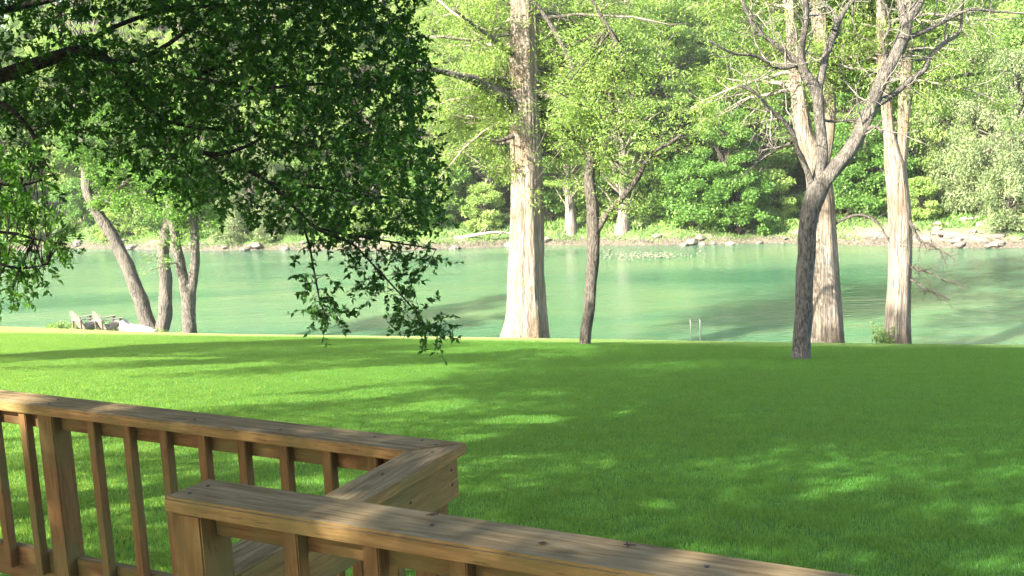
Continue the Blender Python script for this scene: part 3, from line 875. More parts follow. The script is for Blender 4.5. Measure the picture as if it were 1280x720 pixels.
def broadleaf(name, base, Y, stems, limbs, label, bark, leafmat, leafsz, twig_cfg, per, crown=None, bark2=None, group='trees along the lawn edge', asp=.5):
    r, off = start_tree(name, base[0], base[1], Y, label, group=group)
    tb = Tubes(); br = Tubes(); lp = []
    for k, st in enumerate(stems):
        P, R = limb_from_px(st, Y, 0, 0.0)
        if k == 0 or st[0][1] > base[1] - 8:
            P, R = root_down(P, R)
        tb.add(P, R, 30, wob=0.06, seed=k * 2.1 + base[0], ridge=.022)
        if k == 0: main = (P, R)
        if twig_cfg[0]:
            side_twigs(br, P, R, twig_cfg[0], twig_cfg[1], 0.02, .2, lp, .45)
    for lb, dy, n_ in limbs:
        P, R = limb_from_px(lb, Y, dy, 0.012)
        tb.add(P, R, 12, wob=0.10, seed=lb[0][0])
        side_twigs(br, P, R, n_, twig_cfg[1], twig_cfg[2], .22, lp, .2)
    if crown:
        for (cx, cy, dY, n_, Lb) in crown:
            c = np.array(at(cx, cy, Y + dY))
            for _ in range(n_):
                PP, RR = main
                a = PP[rng.integers(len(PP) // 2, len(PP))]
                tgt = c + rng.normal(size=3) * Lb * np.array([.5, .5, .35])
                mid = (a + tgt) / 2 + rng.normal(size=3) * .2
                q = np.array([a, (a + mid) / 2, mid, (mid + tgt) / 2, tgt])
                br.add(q, np.linspace(.03, .008, 5), 4)
                side_twigs(br, q, np.linspace(.03, .008, 5), 5, Lb * .4, 0, .25, lp, .4)
    tb.build('trunk', MAT[bark], r, off)
    if br.n: br.build('branches', MAT[bark2 or bark], r, off)
    if per:
        P, A = sprays(lp, per, leafsz * 1.3, .6)
        leaves('foliage', P, A, rng.uniform(leafsz * .6, leafsz * 1.2, len(P)), asp, MAT[leafmat], r, off, up=.45)
    return r, off

p5 = ground_at(1001, 449)
Y5 = p5.y
broadleaf('forked_tree', (1001, 449), Y5,
    [[(1001,449,25),(1002,435,23),(1004,400,22),(1006,350,22),(1008,310,22),(1011,275,23),(1017,248,26),(1026,228,25),(1042,212,20),(1060,191,18),(1075,165,17),(1087,140,17),(1097,112,16),(1110,85,16),(1121,66,16),(1129,46,17),(1134,27,13),(1148,5,11),(1162,-32,9),(1182,-120,5),(1195,-200,2)],
     [(1018,250,20),(1023,225,15),(1028,190,13),(1025,150,12.5),(1021,117,14),(1012,100,13),(1000,82,11),(984,68,8),(965,52,6),(946,38,5),(932,12,4),(920,-20,3)]],
    [([(1022,120,10),(1027,95,9),(1030,78,9),(1038,54,9),(1045,34,8),(1040,15,6),(1026,1,5),(1010,-18,4)], .8, 12),
     ([(1043,38,8),(1055,12,6),(1070,-6,5),(1086,-45,4)], .5, 6),
     ([(1010,98,10),(1002,72,9),(1004,48,8),(1008,20,7),(1006,-25,5)], -.6, 8),
     ([(1015,232,9),(1006,206,7),(996,186,6),(990,165,6),(976,148,5),(960,132,4),(944,116,4),(922,106,3)], -1, 12),
     ([(990,178,4),(975,185,3.5),(955,197,3),(935,215,2)], .6, 5),
     ([(1000,80,6),(975,85,5),(945,70,4),(915,66,3),(885,50,2)], -1, 10),
     ([(1131,40,11),(1128,12,9),(1121,-20,7),(1106,-85,4)], .5, 6),
     ([(1097,130,9),(1118,117,8),(1138,99,7),(1155,88,7),(1164,69,6),(1184,53,5),(1202,39,4),(1206,12,3),(1212,-25,2)], .8, 12),
     ([(1135,48,7),(1158,38,6),(1184,25,5),(1214,12,4),(1248,14,3),(1285,17,2)], .6, 9),
     ([(1108,78,4),(1104,52,3.5),(1112,34,3),(1108,5,2)], -.4, 3),
     ([(1075,168,5),(1092,158,4),(1104,166,3)], -.4, 2),
     ([(1028,150,4),(1045,152,3),(1068,150,3),(1100,163,2)], .5, 4)],
    'dark rough-barked tree forking into two big bare limbs, nearest trunk on the lawn', 'grey_bark', 'bright_leaf', .07, (14, 1.15, .03), 1, bark2='dead_wood', asp=.4)

p4 = ground_at(731, 431)
Y4 = min(p4.y, 37.0)
broadleaf('slender_tree', (731, 431), Y4,
    [[(731,431,15),(733,412,14),(737,380,14),(740,340,15),(742,305,16),(742,285,17),(740,255,14),(737,225,13),(739,195,11),(742,172,9),(748,158,7),(757,140,7),(764,122,7),(763,110,7),(775,94,6),(779,78,6),(771,55,5),(760,34,5),(748,14,4),(736,-10,3)]],
    [([(744,292,10),(757,270,9),(770,256,8),(785,239,7),(797,223,7),(808,202,5),(821,188,4),(836,180,4),(852,168,3)], -1, 16),
     ([(740,200,6),(725,180,4),(712,165,3),(700,155,2)], -.5, 9), ([(739,215,5),(752,200,4),(765,190,3)], .5, 9),
     ([(741,180,5),(735,150,4),(722,128,3)], .6, 9)],
    'slender dark tree with a crooked stem, right of the stout cypress', 'elm_bark', 'cypress_leaf', .12, (14, 1.1, 0.0), 5,
    crown=[(735, 165, 0, 9, 2.2), (700, 195, 1, 7, 1.3), (790, 165, 0, 7, 1.6), (720, 90, .5, 6, 2.0)], asp=.3)

broadleaf('leaning_tree', (192, 413), 45.5,
    [[(189,416,22),(183,398,19),(173,368,17.5),(160,335,16.5),(146,305,15.5),(130,278,14),(117,258,13),(108,235,11),(106,205,10),(101,170,8),(92,120,8),(80,60,5),(70,0,3)],
     [(201,414,20),(206,395,17),(207,350,15.5),(204,318,14),(207,293,14),(212,272,11),(216,245,9),(214,200,6),(206,130,4)]],
    [([(120,262,8),(140,245,7),(160,225,6),(180,210,4)], -1, 9), ([(212,272,6),(195,255,5),(180,240,4)], -1, 8)],
    'leaning two-stemmed tree on the bank beside the garden chairs', 'grey_bark', 'bright_leaf', .13, (5, 1.4, 0.0), 8,
    crown=[(180, 205, -1, 11, 1.9), (182, 265, -.5, 5, 1.0), (140, 150, 0, 9, 2), (250, 190, 0, 8, 2.0)])
broadleaf('forked_bank_tree', (237, 418), 43.5,
    [[(237,418,17),(236,392,17),(235,370,18),(229,347,13),(222,315,12),(218,290,11),(213,265,10),(210,240,8),(207,200,6),(200,140,4)],
     [(236,372,15),(242,345,12),(244,310,11),(242,285,11),(236,260,10),(230,235,9),(231,205,7),(235,150,4)]],
    [([(243,292,9),(251,267,9),(262,240,8),(270,200,5),(282,160,3)], .8, 12)],
    'straight grey tree that forks low, just right of the leaning trunks', 'grey_bark', 'bright_leaf', .13, (8, 1.3, 0.0), 8,
    crown=[(250, 215, 0, 12, 1.8), (272, 250, .6, 6, 1.2)])

# ================================================================== OVERHANGING OAK (trunk stands left of the view)
LIT = [  # sunlit places on the lawn: photo x, y, half width, half height, tilt, how open
    (230,425,240,4.5,-.03,1),(420,421,200,3,0,1),(30,436,160,5,-.05,1),(110,452,130,3.2,-.05,.95),(250,449,50,1.5,-.03,.7),(150,467,190,4.2,-.06,1),(300,476,170,3.6,-.07,1),(50,480,90,3,-.06,1),(120,494,170,3.6,-.05,1),(330,489,150,4.2,-.07,1),(480,463,110,4,-.05,1),(250,505,140,4.2,-.05,1),(40,510,80,3,0,1),
    (420,497,80,4,-.07,1),(540,509,50,4.5,-.07,1),(500,487,60,2.5,-.05,.8),(652,527,50,5,-.05,1),(600,437,60,4,-.05,.9),(700,434,40,3,0,.7),(540,441,50,2,0,.6),(789,520,22,4.5,-.05,1),(902,518,26,4.5,-.08,1),(880,506,26,2,0,.5),
    (600,548,36,4,-.05,.6),(622,574,50,4,-.05,.7),(640,598,24,2,0,.5),(600,587,36,4,-.1,.7),(760,580,26,2,-.1,.3),(824,634,24,5,-.05,1),(930,620,18,4.5,-.05,.9),(1060,609,32,7,-.15,.9),
    (1020,622,26,3,-.05,.5),(1180,636,46,5,-.1,.5),(1245,640,40,6,-.1,.6),(905,688,60,6,0,.55),(1030,692,60,6,0,.6),(1240,704,46,8,0,.6),(1265,590,24,4,0,.5),(960,612,24,3,0,.4),(690,492,30,2.5,-.05,.7),(930,505,24,2,0,.5),
    (30,540,80,6,0,1),(40,562,60,5,0,.9),(30,600,60,6,0,.7),(200,560,70,5,0,.9),(150,606,60,4,0,.8),(330,575,40,4,0,.8),(240,625,40,5,0,.7),(200,700,60,6,0,.6),(390,600,40,6,0,.8)]
DECK_SUN = [(12, 498, 3.6, .20, .95), (138, 511, 3.6, .13, .9), (-60, 490, 3.6, .3, .9), (70, 640, 3.6, .10, .6), (30, 600, 3.6, .12, .7), (470, 655, 1.5, .14, .45), (600, 690, 1.4, .16, .5), (880, 705, 1.3, .2, .4)]
def lit_mask(P, omin=0.0):
    """does this leaf's shadow land on a sunlit patch of lawn"""
    P = np.asarray(P, float)
    q = P.copy()
    for _ in range(6):
        h = q[:, 2] - terrain(q[:, 0], q[:, 1])
        q = q - S * (h / (S[2] + 0.08))[:, None]
    x, y, d = to_px(q)
    m = np.zeros(len(P), bool)
    for cx, cy, rx, ry, tl, op in LIT:
        if op < omin: continue
        dx = x - cx; dy = y - cy - tl * dx
        g_ = 1.45 if cy > 500 else 1.15
        m |= ((dx / (rx * (g_ * .5 + .5))) ** 2 + (dy / (ry * g_)) ** 2 < 1) & (rng.uniform(size=len(P)) < op ** .5)
    m &= d > 1
    for px, py, zc_, rad, op in DECK_SUN:
        if op < omin: continue
        zt = (zA if zc_ > 2 else zC); dd = px_ray(px, py)
        c = np.array(Vector((0, 0, EYE)) + dd * ((zt - EYE) / dd.z)); v = P - c
        t = v @ S; dist = np.linalg.norm(v - t[:, None] * S, axis=1)
        m |= (t > 0) & (dist < rad) & (rng.uniform(size=len(P)) < op ** .5)
    for c, rad, op in OPEN3D:
        v = P - np.array(c); t = v @ S; dist = np.linalg.norm(v - t[:, None] * S, axis=1)
        m |= (t > .5) & (dist < rad) & (rng.uniform(size=len(P)) < op)
    return m

OPEN3D = [(tuple(at(5, 290, 9.2)), .75, .85), (tuple(at(1075, 110, Y5)), 2.6, .8), (tuple(at(1010, 60, Y5)), 2.6, .75), (tuple(at(1030, 210, Y5)), .9, .8), (tuple(at(1160, 60, Y5)), 1.8, .8)]
oak = empty('oak_tree', (-9.0, 7.5, float(terrain(-9.0, 7.5))))
tag(oak, 'big dark oak whose leafy boughs hang over the upper left of the view', 'tree')
off = np.array(oak.location)
tb = Tubes(); tw = Tubes()
tpts = np.array([(-9.0, 7.5, off[2] - .4), (-9.0, 7.5, off[2] + .2), (-8.95, 7.55, 7.5), (-8.8, 7.7, 9.0), (-8.6, 7.9, 10.5), (-8.3, 8.2, 12.5), (-7.9, 8.6, 14.5), (-7.4, 9, 17), (-7, 9.4, 20)])
tb.add(tpts, [.62, .5, .42, .38, .36, .31, .25, .17, .05], 20, wob=.06)
SK = []   # skeleton points of the boughs one can see
def bough(spec, Y, dY, start=None):
    P, R = limb_from_px(spec, Y, dY, 0.01)
    if start is not None:
        s = np.array(start); n_ = 8
        t = np.linspace(0, 1, n_)[:-1, None]
        pre = s * (1 - t) + P[0] * t + np.sin(t * pi) * np.array([0, 0, .25])
        P = np.concatenate([pre, P]); R = np.concatenate([np.linspace(R[0] * 1.6, R[0], n_)[:-1], R])
    tb.add(P, R, 10, wob=.08)
    SK.extend([p for p in P]); return P
bough([(-40,108,19),(0,96,18),(50,78,16),(100,62,13),(130,72,9),(150,98,8),(172,128,7),(200,150,6),(235,184,6),(268,193,6),(303,184,4),(330,170,3)], 10, 1.0, (-8.6, 7.9, 10.0))
bough([(100,64,9),(150,78,7),(200,62,6),(250,24,4),(290,-10,3)], 10.3, .8)
bough([(150,98,6),(190,108,6),(240,96,6),(300,72,5),(350,55,4),(410,50,3),(470,30,2)], 10.6, 1.4)
bough([(235,184,5),(290,205,5),(335,228,5),(370,262,4),(400,288,4),(440,305,3),(470,335,2.5),(500,368,2),(520,392,1.5),(536,415,1)], 10.6, .4)
bough([(370,262,3),(385,300,3),(392,335,2.5),(400,370,1.5),(408,396,1)], 10.9, -.2)
bough([(390,282,3),(430,292,3),(470,298,3),(515,306,2),(545,312,1)], 10.9, .5)
bough([(200,150,5),(250,160,5),(310,165,4),(380,180,4),(440,190,3),(500,215,2)], 10.8, 1.2)
bough([(240,96,5),(320,110,4),(400,105,4),(470,110,3),(520,130,2)], 11, .8)
bough([(335,228,4),(400,235,4),(460,245,3),(520,250,2),(548,270,1.5)], 10.9, .6)
bough([(-40,110,7),(10,135,6),(40,165,5),(55,195,4),(75,225,3)], 9.6, .2, (-8.7, 7.8, 9.5))
bough([(-60,20,9),(20,10,8),(100,-10,7),(180,-40,5)], 10.5, 1, (-8.5, 8.1, 11.5))
bough([(100,62,7),(130,40,6),(200,15,5),(300,5,4),(400,0,3),(480,10,2)], 11, 1.5)
SKa = np.array(SK)

def dens(x, y):
    d = np.zeros_like(x)
    def blob(cx, cy, rx, ry, w):
        nonlocal d
        q = ((x - cx) / rx) ** 2 + ((y - cy) / ry) ** 2
        d = np.maximum(d, w * (q < 1))
    blob(340,110,190,160,1.0); blob(440,200,110,98,.97); blob(450,40,70,60,.95); blob(300,40,200,70,.85)
    blob(210,130,130,80,.7); blob(60,20,150,55,.8); blob(60,130,120,60,.75); blob(140,95,80,40,1.0); blob(480,100,45,60,.8)
    blob(450,285,85,32,.62); blob(470,330,50,28,.45); blob(510,325,40,22,.5); blob(508,385,24,18,.7); blob(538,410,18,14,.85); blob(408,388,20,18,.85); blob(392,350,16,22,.5); blob(485,350,30,22,.6)
    blob(330,200,80,50,.7); blob(500,250,60,35,.75); blob(490,205,45,50,.8); blob(390,345,14,14,.18); blob(372,310,20,10,.2)
    blob(60,190,70,40,.35); blob(170,190,90,30,.3); blob(265,195,50,30,.3); blob(420,150,100,110,1.0); blob(400,20,120,50,.9)
    # gaps that show the bright far bank
    def hole(cx, cy, rx, ry, w):
        nonlocal d
        q = ((x - cx) / rx) ** 2 + ((y - cy) / ry) ** 2
        d = np.where(q < 1, d * w, d)
    hole(165,35,50,22,.22); hole(125,150,28,26,.3); hole(25,40,32,22,.4); hole(215,45,30,18,.4); hole(465,75,16,18,.4); hole(300,120,20,14,.5); hole(330,140,14,18,.3); hole(255,185,26,14,.35); hole(400,215,18,12,.45); hole(345,205,16,14,.4); hole(60,60,22,18,.4); hole(470,260,14,10,.4); hole(100,30,30,14,.5)
    return d

def oak_clusters(n, Ylo, Yhi):
    x = rng.uniform(-30, 560, n); y = rng.uniform(-60, 425, n)
    keep = rng.uniform(0, 1, n) < dens(x, np.maximum(y, 2)) ** 1.6
    x, y = x[keep], y[keep]
    # the lower sprays hang in one sheet, the mass above is deep
    hang = np.clip((y - 240) / 80, 0, 1)
    Y = 10.9 + rng.uniform(Ylo, Yhi, len(x)) * (1 - hang) + rng.normal(size=len(x)) * .25 * hang
    return np.array([tuple(at(a, b, c)) for a, b, c in zip(x, y, Y)])
C = oak_clusters(5600, -1.8, 3.6)
LP, LA = [], []
d0 = np.array([np.linalg.norm(SKa - c, axis=1).min() for c in C])
C = C[np.argsort(d0)]
NODES = np.concatenate([SKa, np.zeros_like(C)]); nn = len(SKa)
for c in C:
    dist = np.linalg.norm(NODES[:nn] - c, axis=1)
    k = int(np.argmin(dist)); a = NODES[k].copy(); dk = dist[k]
    NODES[nn] = c; nn += 1
    v = unit(c - a + np.array([0, 0, -.05])); d = unit(v + rng.normal(size=3) * .5 + np.array([0, 0, -.15]))
    if dk > .02:
        q = np.array([a, a * .66 + c * .34 + rng.normal(size=3) * dk * .07, a * .33 + c * .67 + rng.normal(size=3) * dk * .07, c])
        r_ = .0055 if k < len(SKa) else .0035
        tw.add(q, [r_, r_ * .85, r_ * .7, r_ * .55], 3)
    L_ = rng.uniform(.14, .30)
    q, rr = wander(c, d, L_, 4, .25, -.05, .0025, .0012)
    tw.add(q, rr, 3)
    m_ = rng.integers(15, 25)
    for j in range(m_):
        f = rng.uniform(0, 4); i = min(int(f), 3)
        p = q[i] + (q[i + 1] - q[i]) * (f - i)
        LP.append(p); LA.append(unit(unit(q[i + 1] - q[i]) * .5 + rng.normal(size=3) * .75 + np.array([0, 0, -.1])))
LP = np.array(LP); LA = np.array(LA)
mk = lit_mask(LP, .85) & (rng.uniform(size=len(LP)) < .9)
LP = LP[~mk]; LA = LA[~mk]
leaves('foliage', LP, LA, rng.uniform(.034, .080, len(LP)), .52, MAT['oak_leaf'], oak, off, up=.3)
# sunlit lower bough at the far left
blp, bla = [], []
b0 = bough([(-60,260,6),(-20,285,5),(20,292,4),(50,300,3),(85,305,1.5)], 9.0, .3, (-8.9, 7.6, 8.2))
b1 = bough([(-50,300,5),(-10,325,4),(25,335,3),(60,330,2)], 8.8, .2)
b2 = bough([(-60,215,6),(-20,225,5),(20,232,4),(50,225,3)], 9.2, .2)
BS = np.concatenate([b0[-20:], b1, b2])
for _ in range(330):
    x = -40 + 130 * rng.uniform() ** 1.2; y = rng.uniform(190, 368)
    lim = np.interp(y, [190, 240, 300, 318, 335, 350, 368], [60, 52, 84, 84, 62, 55, 22])
    if x > lim: continue
    c = np.array(at(x, y, rng.uniform(8.6, 9.9)))
    dist = np.linalg.norm(BS - c, axis=1); a = BS[int(np.argmin(dist))]
    tw.add([a, (a + c) / 2 + np.array([0, 0, .03]), c], [.005, .004, .002], 4)
    q, rr = wander(c, unit(c - a + rng.normal(size=3) * .1), .2, 4, .2, -.03, .002, .001)
    tw.add(q, rr, 3)
    for j in range(13):
        i = rng.integers(0, 4)
        blp.append(q[i] + (q[i+1] - q[i]) * rng.uniform()); bla.append(unit(rng.normal(size=3) * .8 + unit(q[i+1] - q[i]) * .5))
leaves('foliage', np.array(blp), np.array(bla), rng.uniform(.04, .078, len(blp)), .5, MAT['sunlit_leaf'], oak, off, up=.5)
# the rest of the crown, overhead and outside the picture; leaves cut out to shape its shade on the lawn
def crown_cloud(centers, n, size):
    P = []
    per = n // len(centers)
    for (cx, cy, cz, rx, ry, rz) in centers:
        v = rng.normal(size=(per, 3)); v = unit(v) * (rng.uniform(.25, 1, per) ** .45)[:, None]
        P.append(v * np.array([rx, ry, rz]) + np.array([cx, cy, cz]))
    P = np.concatenate(P)
    P = P[~in_frame(P, 25)]
    m = lit_mask(P)
    P = P[~m | (rng.uniform(size=len(P)) < .02)]
    return P
cc = [(-7, 6, 15.0, 6, 5, 3), (-2, 8, 14.8, 5, 5, 2.6), (-4, 13, 15.5, 6, 5, 2.8), (-9, 14, 15.5, 5, 5, 3), (1, 4, 14.6, 5, 4, 2.4), (-11, 9, 14, 5, 5, 4), (-4, 9, 18, 6, 6, 3), (-8, 18, 17.0, 6, 4, 2.6), (-3, 17.5, 18.2, 5, 4, 2.6)]
CP = crown_cloud(cc, 190000, .16)
CA = unit(rng.normal(size=(len(CP), 3)))
leaves('foliage', CP, CA, rng.uniform(.10, .21, len(CP)), .55, MAT['oak_leaf'], oak, off, up=.3)
for (cx, cy, cz, rx, ry, rz) in cc:
    for _ in range(3):
        a = tpts[rng.integers(5, 8)]; c = np.array([cx, cy, cz]) + rng.normal(size=3) * 1.0
        m1 = a * .6 + c * .4 + np.array([0, 0, .5])
        seg = np.array([a, m1, c])
        if in_frame(seg, 40).any() or in_frame((seg[1:] + seg[:-1]) / 2, 40).any(): continue
        tb.add([a, a*.75+m1*.25+np.array([0,0,.1]), m1, (m1 + c) / 2, c], [.16, .12, .09, .06, .02], 7)
tb.build('trunk', MAT['oak_bark'], oak, off)
tw.build('branches', MAT['oak_bark'], oak, off)

# a second tree behind the deck, wholly outside the picture, added to shade the deck and the near lawn
added_tree2 = empty('shade_tree', (-9.5, -4.5, float(terrain(-9.5, -4.5))))
tag(added_tree2, 'broad leafy shade tree added behind the deck, out of the view', 'tree')
off2 = np.array(added_tree2.location)
tb = Tubes()
tb.add([(-9.5,-4.5,6.4),(-9.4,-4.5,8),(-9.2,-4.3,10.5),(-8.8,-4.1,13),(-8.3,-4,16)], [.5,.4,.34,.24,.05], 16, wob=.06)
c2 = [(-8, -4, 14, 5, 5, 3.2), (-4, -4.5, 14.5, 4.5, 4, 2.8), (-12, -6, 14, 5, 4, 3), (-10, 1, 13.2, 4, 4, 2.6), (-6, -1, 14.6, 4, 4, 2.4)]
for c in c2: tb.add([(-9.1,-4.2,11), ((-9.1+c[0])/2, (-4.2+c[1])/2, 12.6), c[:3]], [.15, .1, .02], 7)
tb.build('trunk', MAT['oak_bark'], added_tree2, off2)
CP = crown_cloud(c2, 80000, .16)
leaves('foliage', CP, unit(rng.normal(size=(len(CP), 3))), rng.uniform(.10, .22, len(CP)), .55, MAT['oak_leaf'], added_tree2, off2, up=.3)

# an unseen bank tree, added left of the picture to throw the streaks of shade on the far lawn
added_tree3 = empty('bank_shade_tree', (-19.5, 22.5, float(terrain(-19.5, 22.5))))
tag(added_tree3, 'leafy shade tree added on the lawn beyond the left edge of the view', 'tree')
off3 = np.array(added_tree3.location)
tb = Tubes()
tb.add([(-19.5,22.5,off3[2]-.4),(-19.5,22.5,6),(-19.3,22.6,8.5),(-19,22.8,11),(-18.6,23,14.5)], [.42,.33,.28,.2,.04], 16, wob=.06)
c3 = [(-16.5, 22, 11.5, 4, 4, 2.6), (-20, 24, 12.5, 4, 4, 3), (-14, 19.5, 12, 3.5, 3.5, 2.2), (-23, 21, 12, 4, 4, 3), (-11.5, 19, 14, 4, 3.5, 2), (-17, 27, 11, 3.5, 3.5, 2.2)]
for c in c3: tb.add([(-19.2,22.7,9.3), ((-19.2+c[0])/2, (22.7+c[1])/2, 10.8), c[:3]], [.13, .09, .02], 7)
tb.build('trunk', MAT['oak_bark'], added_tree3, off3)
CP = crown_cloud(c3, 60000, .16)
CP = CP[~(rng.uniform(size=len(CP)) < .25)]
leaves('foliage', CP, unit(rng.normal(size=(len(CP), 3))), rng.uniform(.10, .22, len(CP)), .55, MAT['bright_leaf'], added_tree3, off3, up=.3)

# ================================================================== FAR BANK
def far_tree_proto(name, h, w, base_z, n_cl, per, leafsz, mat, bark, seedv, flat=.55, trunk_r=.3, droop=0.0, asp=.55, lean=0.0, spread=.9):
    """tree built round the origin: trunk, branches to every clump, leaf clumps"""
    global rng
    rng = np.random.default_rng(seedv)
    r = empty(name)
    tb = Tubes()
    P, R = wander((0, 0, -.5), (lean, 0, 1), h * .92, 12, .05, .15, trunk_r, .04)
    R[:2] *= (1.7, 1.25)
    tb.add(P, R, 9, wob=.12, seed=seedv)
    LPt = []
    for _ in range(n_cl):
        t = rng.uniform(0, 1) ** .8
        z = base_z + (h - base_z) * t
        rad = w * (np.sin(min(1, (t * .85 + .16)) * pi) ** .55) * rng.uniform(.35, 1.0)
        a = rng.uniform(0, 2 * pi)
        k = int(np.clip(z / (h * .92) * 12 * .75, 1, 11))
        c = np.array([P[k][0] + cos(a) * rad, P[k][1] + sin(a) * rad, z])
        mid = (P[k] + c) / 2 + np.array([0, 0, .15 * rad])
        tb.add([P[k], (P[k] + mid) / 2 + rng.normal(size=3) * .1, mid, (mid + c) / 2 + rng.normal(size=3) * .15, c], np.linspace(min(.10, R[k] * .6), .015, 5), 5)
        cr = rng.uniform(.55, 1.25) * spread
        v = unit(rng.normal(size=(per, 3))) * (rng.uniform(.15, 1, per) ** .5)[:, None] * cr
        v[:, 2] *= flat
        if droop: v[:, 2] -= np.abs(rng.normal(size=per)) * droop * (np.linalg.norm(v[:, :2], axis=1) / cr)
        LPt.append(c + v)
    LPt = np.concatenate(LPt)
    LPt = LPt[LPt[:, 2] > .1]
    A = unit(unit(LPt - np.array([0, 0, h * .5])) * .4 + rng.normal(size=(len(LPt), 3)) * .8 + np.array([0, 0, -droop]))
    t_ = tb.build('trunk', MAT[bark], r)
    l_ = leaves('foliage', LPt, A, rng.uniform(leafsz * .6, leafsz * 1.3, len(LPt)), asp, MAT[mat], r, up=.5)
    return r, t_, l_

def copy_tree(proto, loc, rz, sc_, label, cat, group, first):
    r, parts = proto[0], proto[1:]
    if first:
        c = r
    else:
        c = r.copy(); COL.objects.link(c)
        for p in parts:
            q = p.copy(); COL.objects.link(q); q.parent = c
    c.location = loc; c.rotation_euler = (0, 0, rz); c.scale = sc_
    for k in ('label', 'category', 'group'):
        if k in c.keys(): del c[k]
    tag(c, label, cat, group)
    return c

PR = {
 'poplar':  far_tree_proto('riverside_tree', 15, 3.9, 1.8, 135, 330, .20, 'far_leaf_b', 'pale_bark', 21, trunk_r=.26),
 'elm':     far_tree_proto('riverside_tree', 14, 4.3, 1.6, 135, 330, .22, 'far_leaf_a', 'pale_bark', 22, trunk_r=.30, lean=.12),
 'dark':    far_tree_proto('riverside_tree', 13, 4.2, 1.0, 95, 330, .22, 'far_leaf_c', 'elm_bark', 23, trunk_r=.25),
 'cypress': far_tree_proto('riverside_cypress', 18, 4.2, 3.4, 140, 300, .20, 'cypress_leaf', 'pale_bark', 24, flat=.3, trunk_r=.36, asp=.28),
 'willow':  far_tree_proto('willow_tree', 11.5, 4.2, .6, 110, 340, .20, 'willow_leaf', 'pale_bark', 25, flat=.8, trunk_r=.22, droop=.7, asp=.35),
 'bush':    far_tree_proto('riverside_bush', 3.4, 1.9, .1, 36, 330, .19, 'far_leaf_b', 'elm_bark', 26, trunk_r=.07, spread=.7),
 'darkbush':far_tree_proto('riverside_bush', 4.2, 2.4, .1, 44, 330, .20, 'far_leaf_c', 'elm_bark', 27, trunk_r=.08, spread=.8),
 'palebush':far_tree_proto('riverside_bush', 3.6, 2.0, .1, 38, 330, .17, 'willow_leaf', 'elm_bark', 28, trunk_r=.07, spread=.7, droop=.3, asp=.4),
}
used = set()
R_ = random.Random(5)
def put(kind, px, u, label, cat='tree', group=None, s=1.0, dz=0.0, sx=None):
    """stand a far-bank plant in the direction of a photo column, u metres up the bank"""
    k = (px - 640) / F_PX
    # s = Y + K*x, x = k*Y*1.0
    Y = 77.0 / (1 + K_S * k)
    for _ in range(4):
        x = k * Y * 1.015
        Y = (float(far_edge(x)) + u) - K_S * x
    x = k * Y * 1.015
    z = float(terrain(x, Y)) + dz
    c = copy_tree(PR[kind], (x, Y, z), R_.uniform(0, 6.28), ((sx or s) , (sx or s), s), label, cat, group, kind not in used)
    used.add(kind)
    return c

WOODS = 'trees in the dense woods on the far bank'
WL = 'leafy green tree deep in the dense woods rising behind the far bank'
# first row, each told apart by what it stands beside in the picture
put('elm', 20, 6, 'broad tree on the far bank behind the leafy bough at the left edge', s=.95)
put('poplar', 95, 8, 'pale green tree across the river above the garden chairs', s=1.0)
put('dark', 172, 9, 'dark round tree across the river behind the leaning trunks', s=.95)
put('elm', 250, 8, 'far-bank tree showing between the low fork and the hanging oak bough', s=.95)
put('willow', 325, 3.0, 'whitish drooping willow at the water, left of the dangling oak sprays', s=.62, sx=.75)
put('elm', 400, 8, 'green tree across the river behind the dangling oak sprays', s=.95)
put('poplar', 470, 9, 'tall light tree across the river behind the tip of the oak bough', s=1.05)
put('elm', 548, 6, 'far-bank tree seen just right of the oak foliage', s=.95)
put('cypress', 615, 7, 'far cypress showing left of the stout fluted trunk', s=1.0)
put('cypress', 717, 2.0, 'far cypress with a flared leaning base at the water, left of the slender tree', s=1.0)
put('cypress', 780, 1.6, 'far cypress with a wide flared base at the water, right of the slender tree', s=1.05)
put('poplar', 840, 7, 'light leafy far-bank tree above the slender tree\'s side limb', s=1.0)
put('dark', 905, 2.6, 'rich green tree spilling down to the water, right of the two metal poles', s=.62, sx=.75)
put('elm', 955, 9, 'tree on the far bank just left of the dark forked tree', s=1.0)
put('dark', 1070, 6, 'dark green tree across the river between the two right-hand cypresses', s=.8)
put('poplar', 1165, 9, 'slim pale-trunked tree on the far bank right of the last cypress', s=.9)
put('willow', 1205, 7.5, 'pale grey-green willow above the stony landing', s=.95)
put('willow', 1262, 4.5, 'pale willow reaching the water at the right edge', s=.9)
put('elm', 1310, 8, 'broad far-bank tree cut by the right edge of the view', s=1.0)
put('dark', -40, 7, 'dark far-bank tree just past the left edge of the view', s=.95)
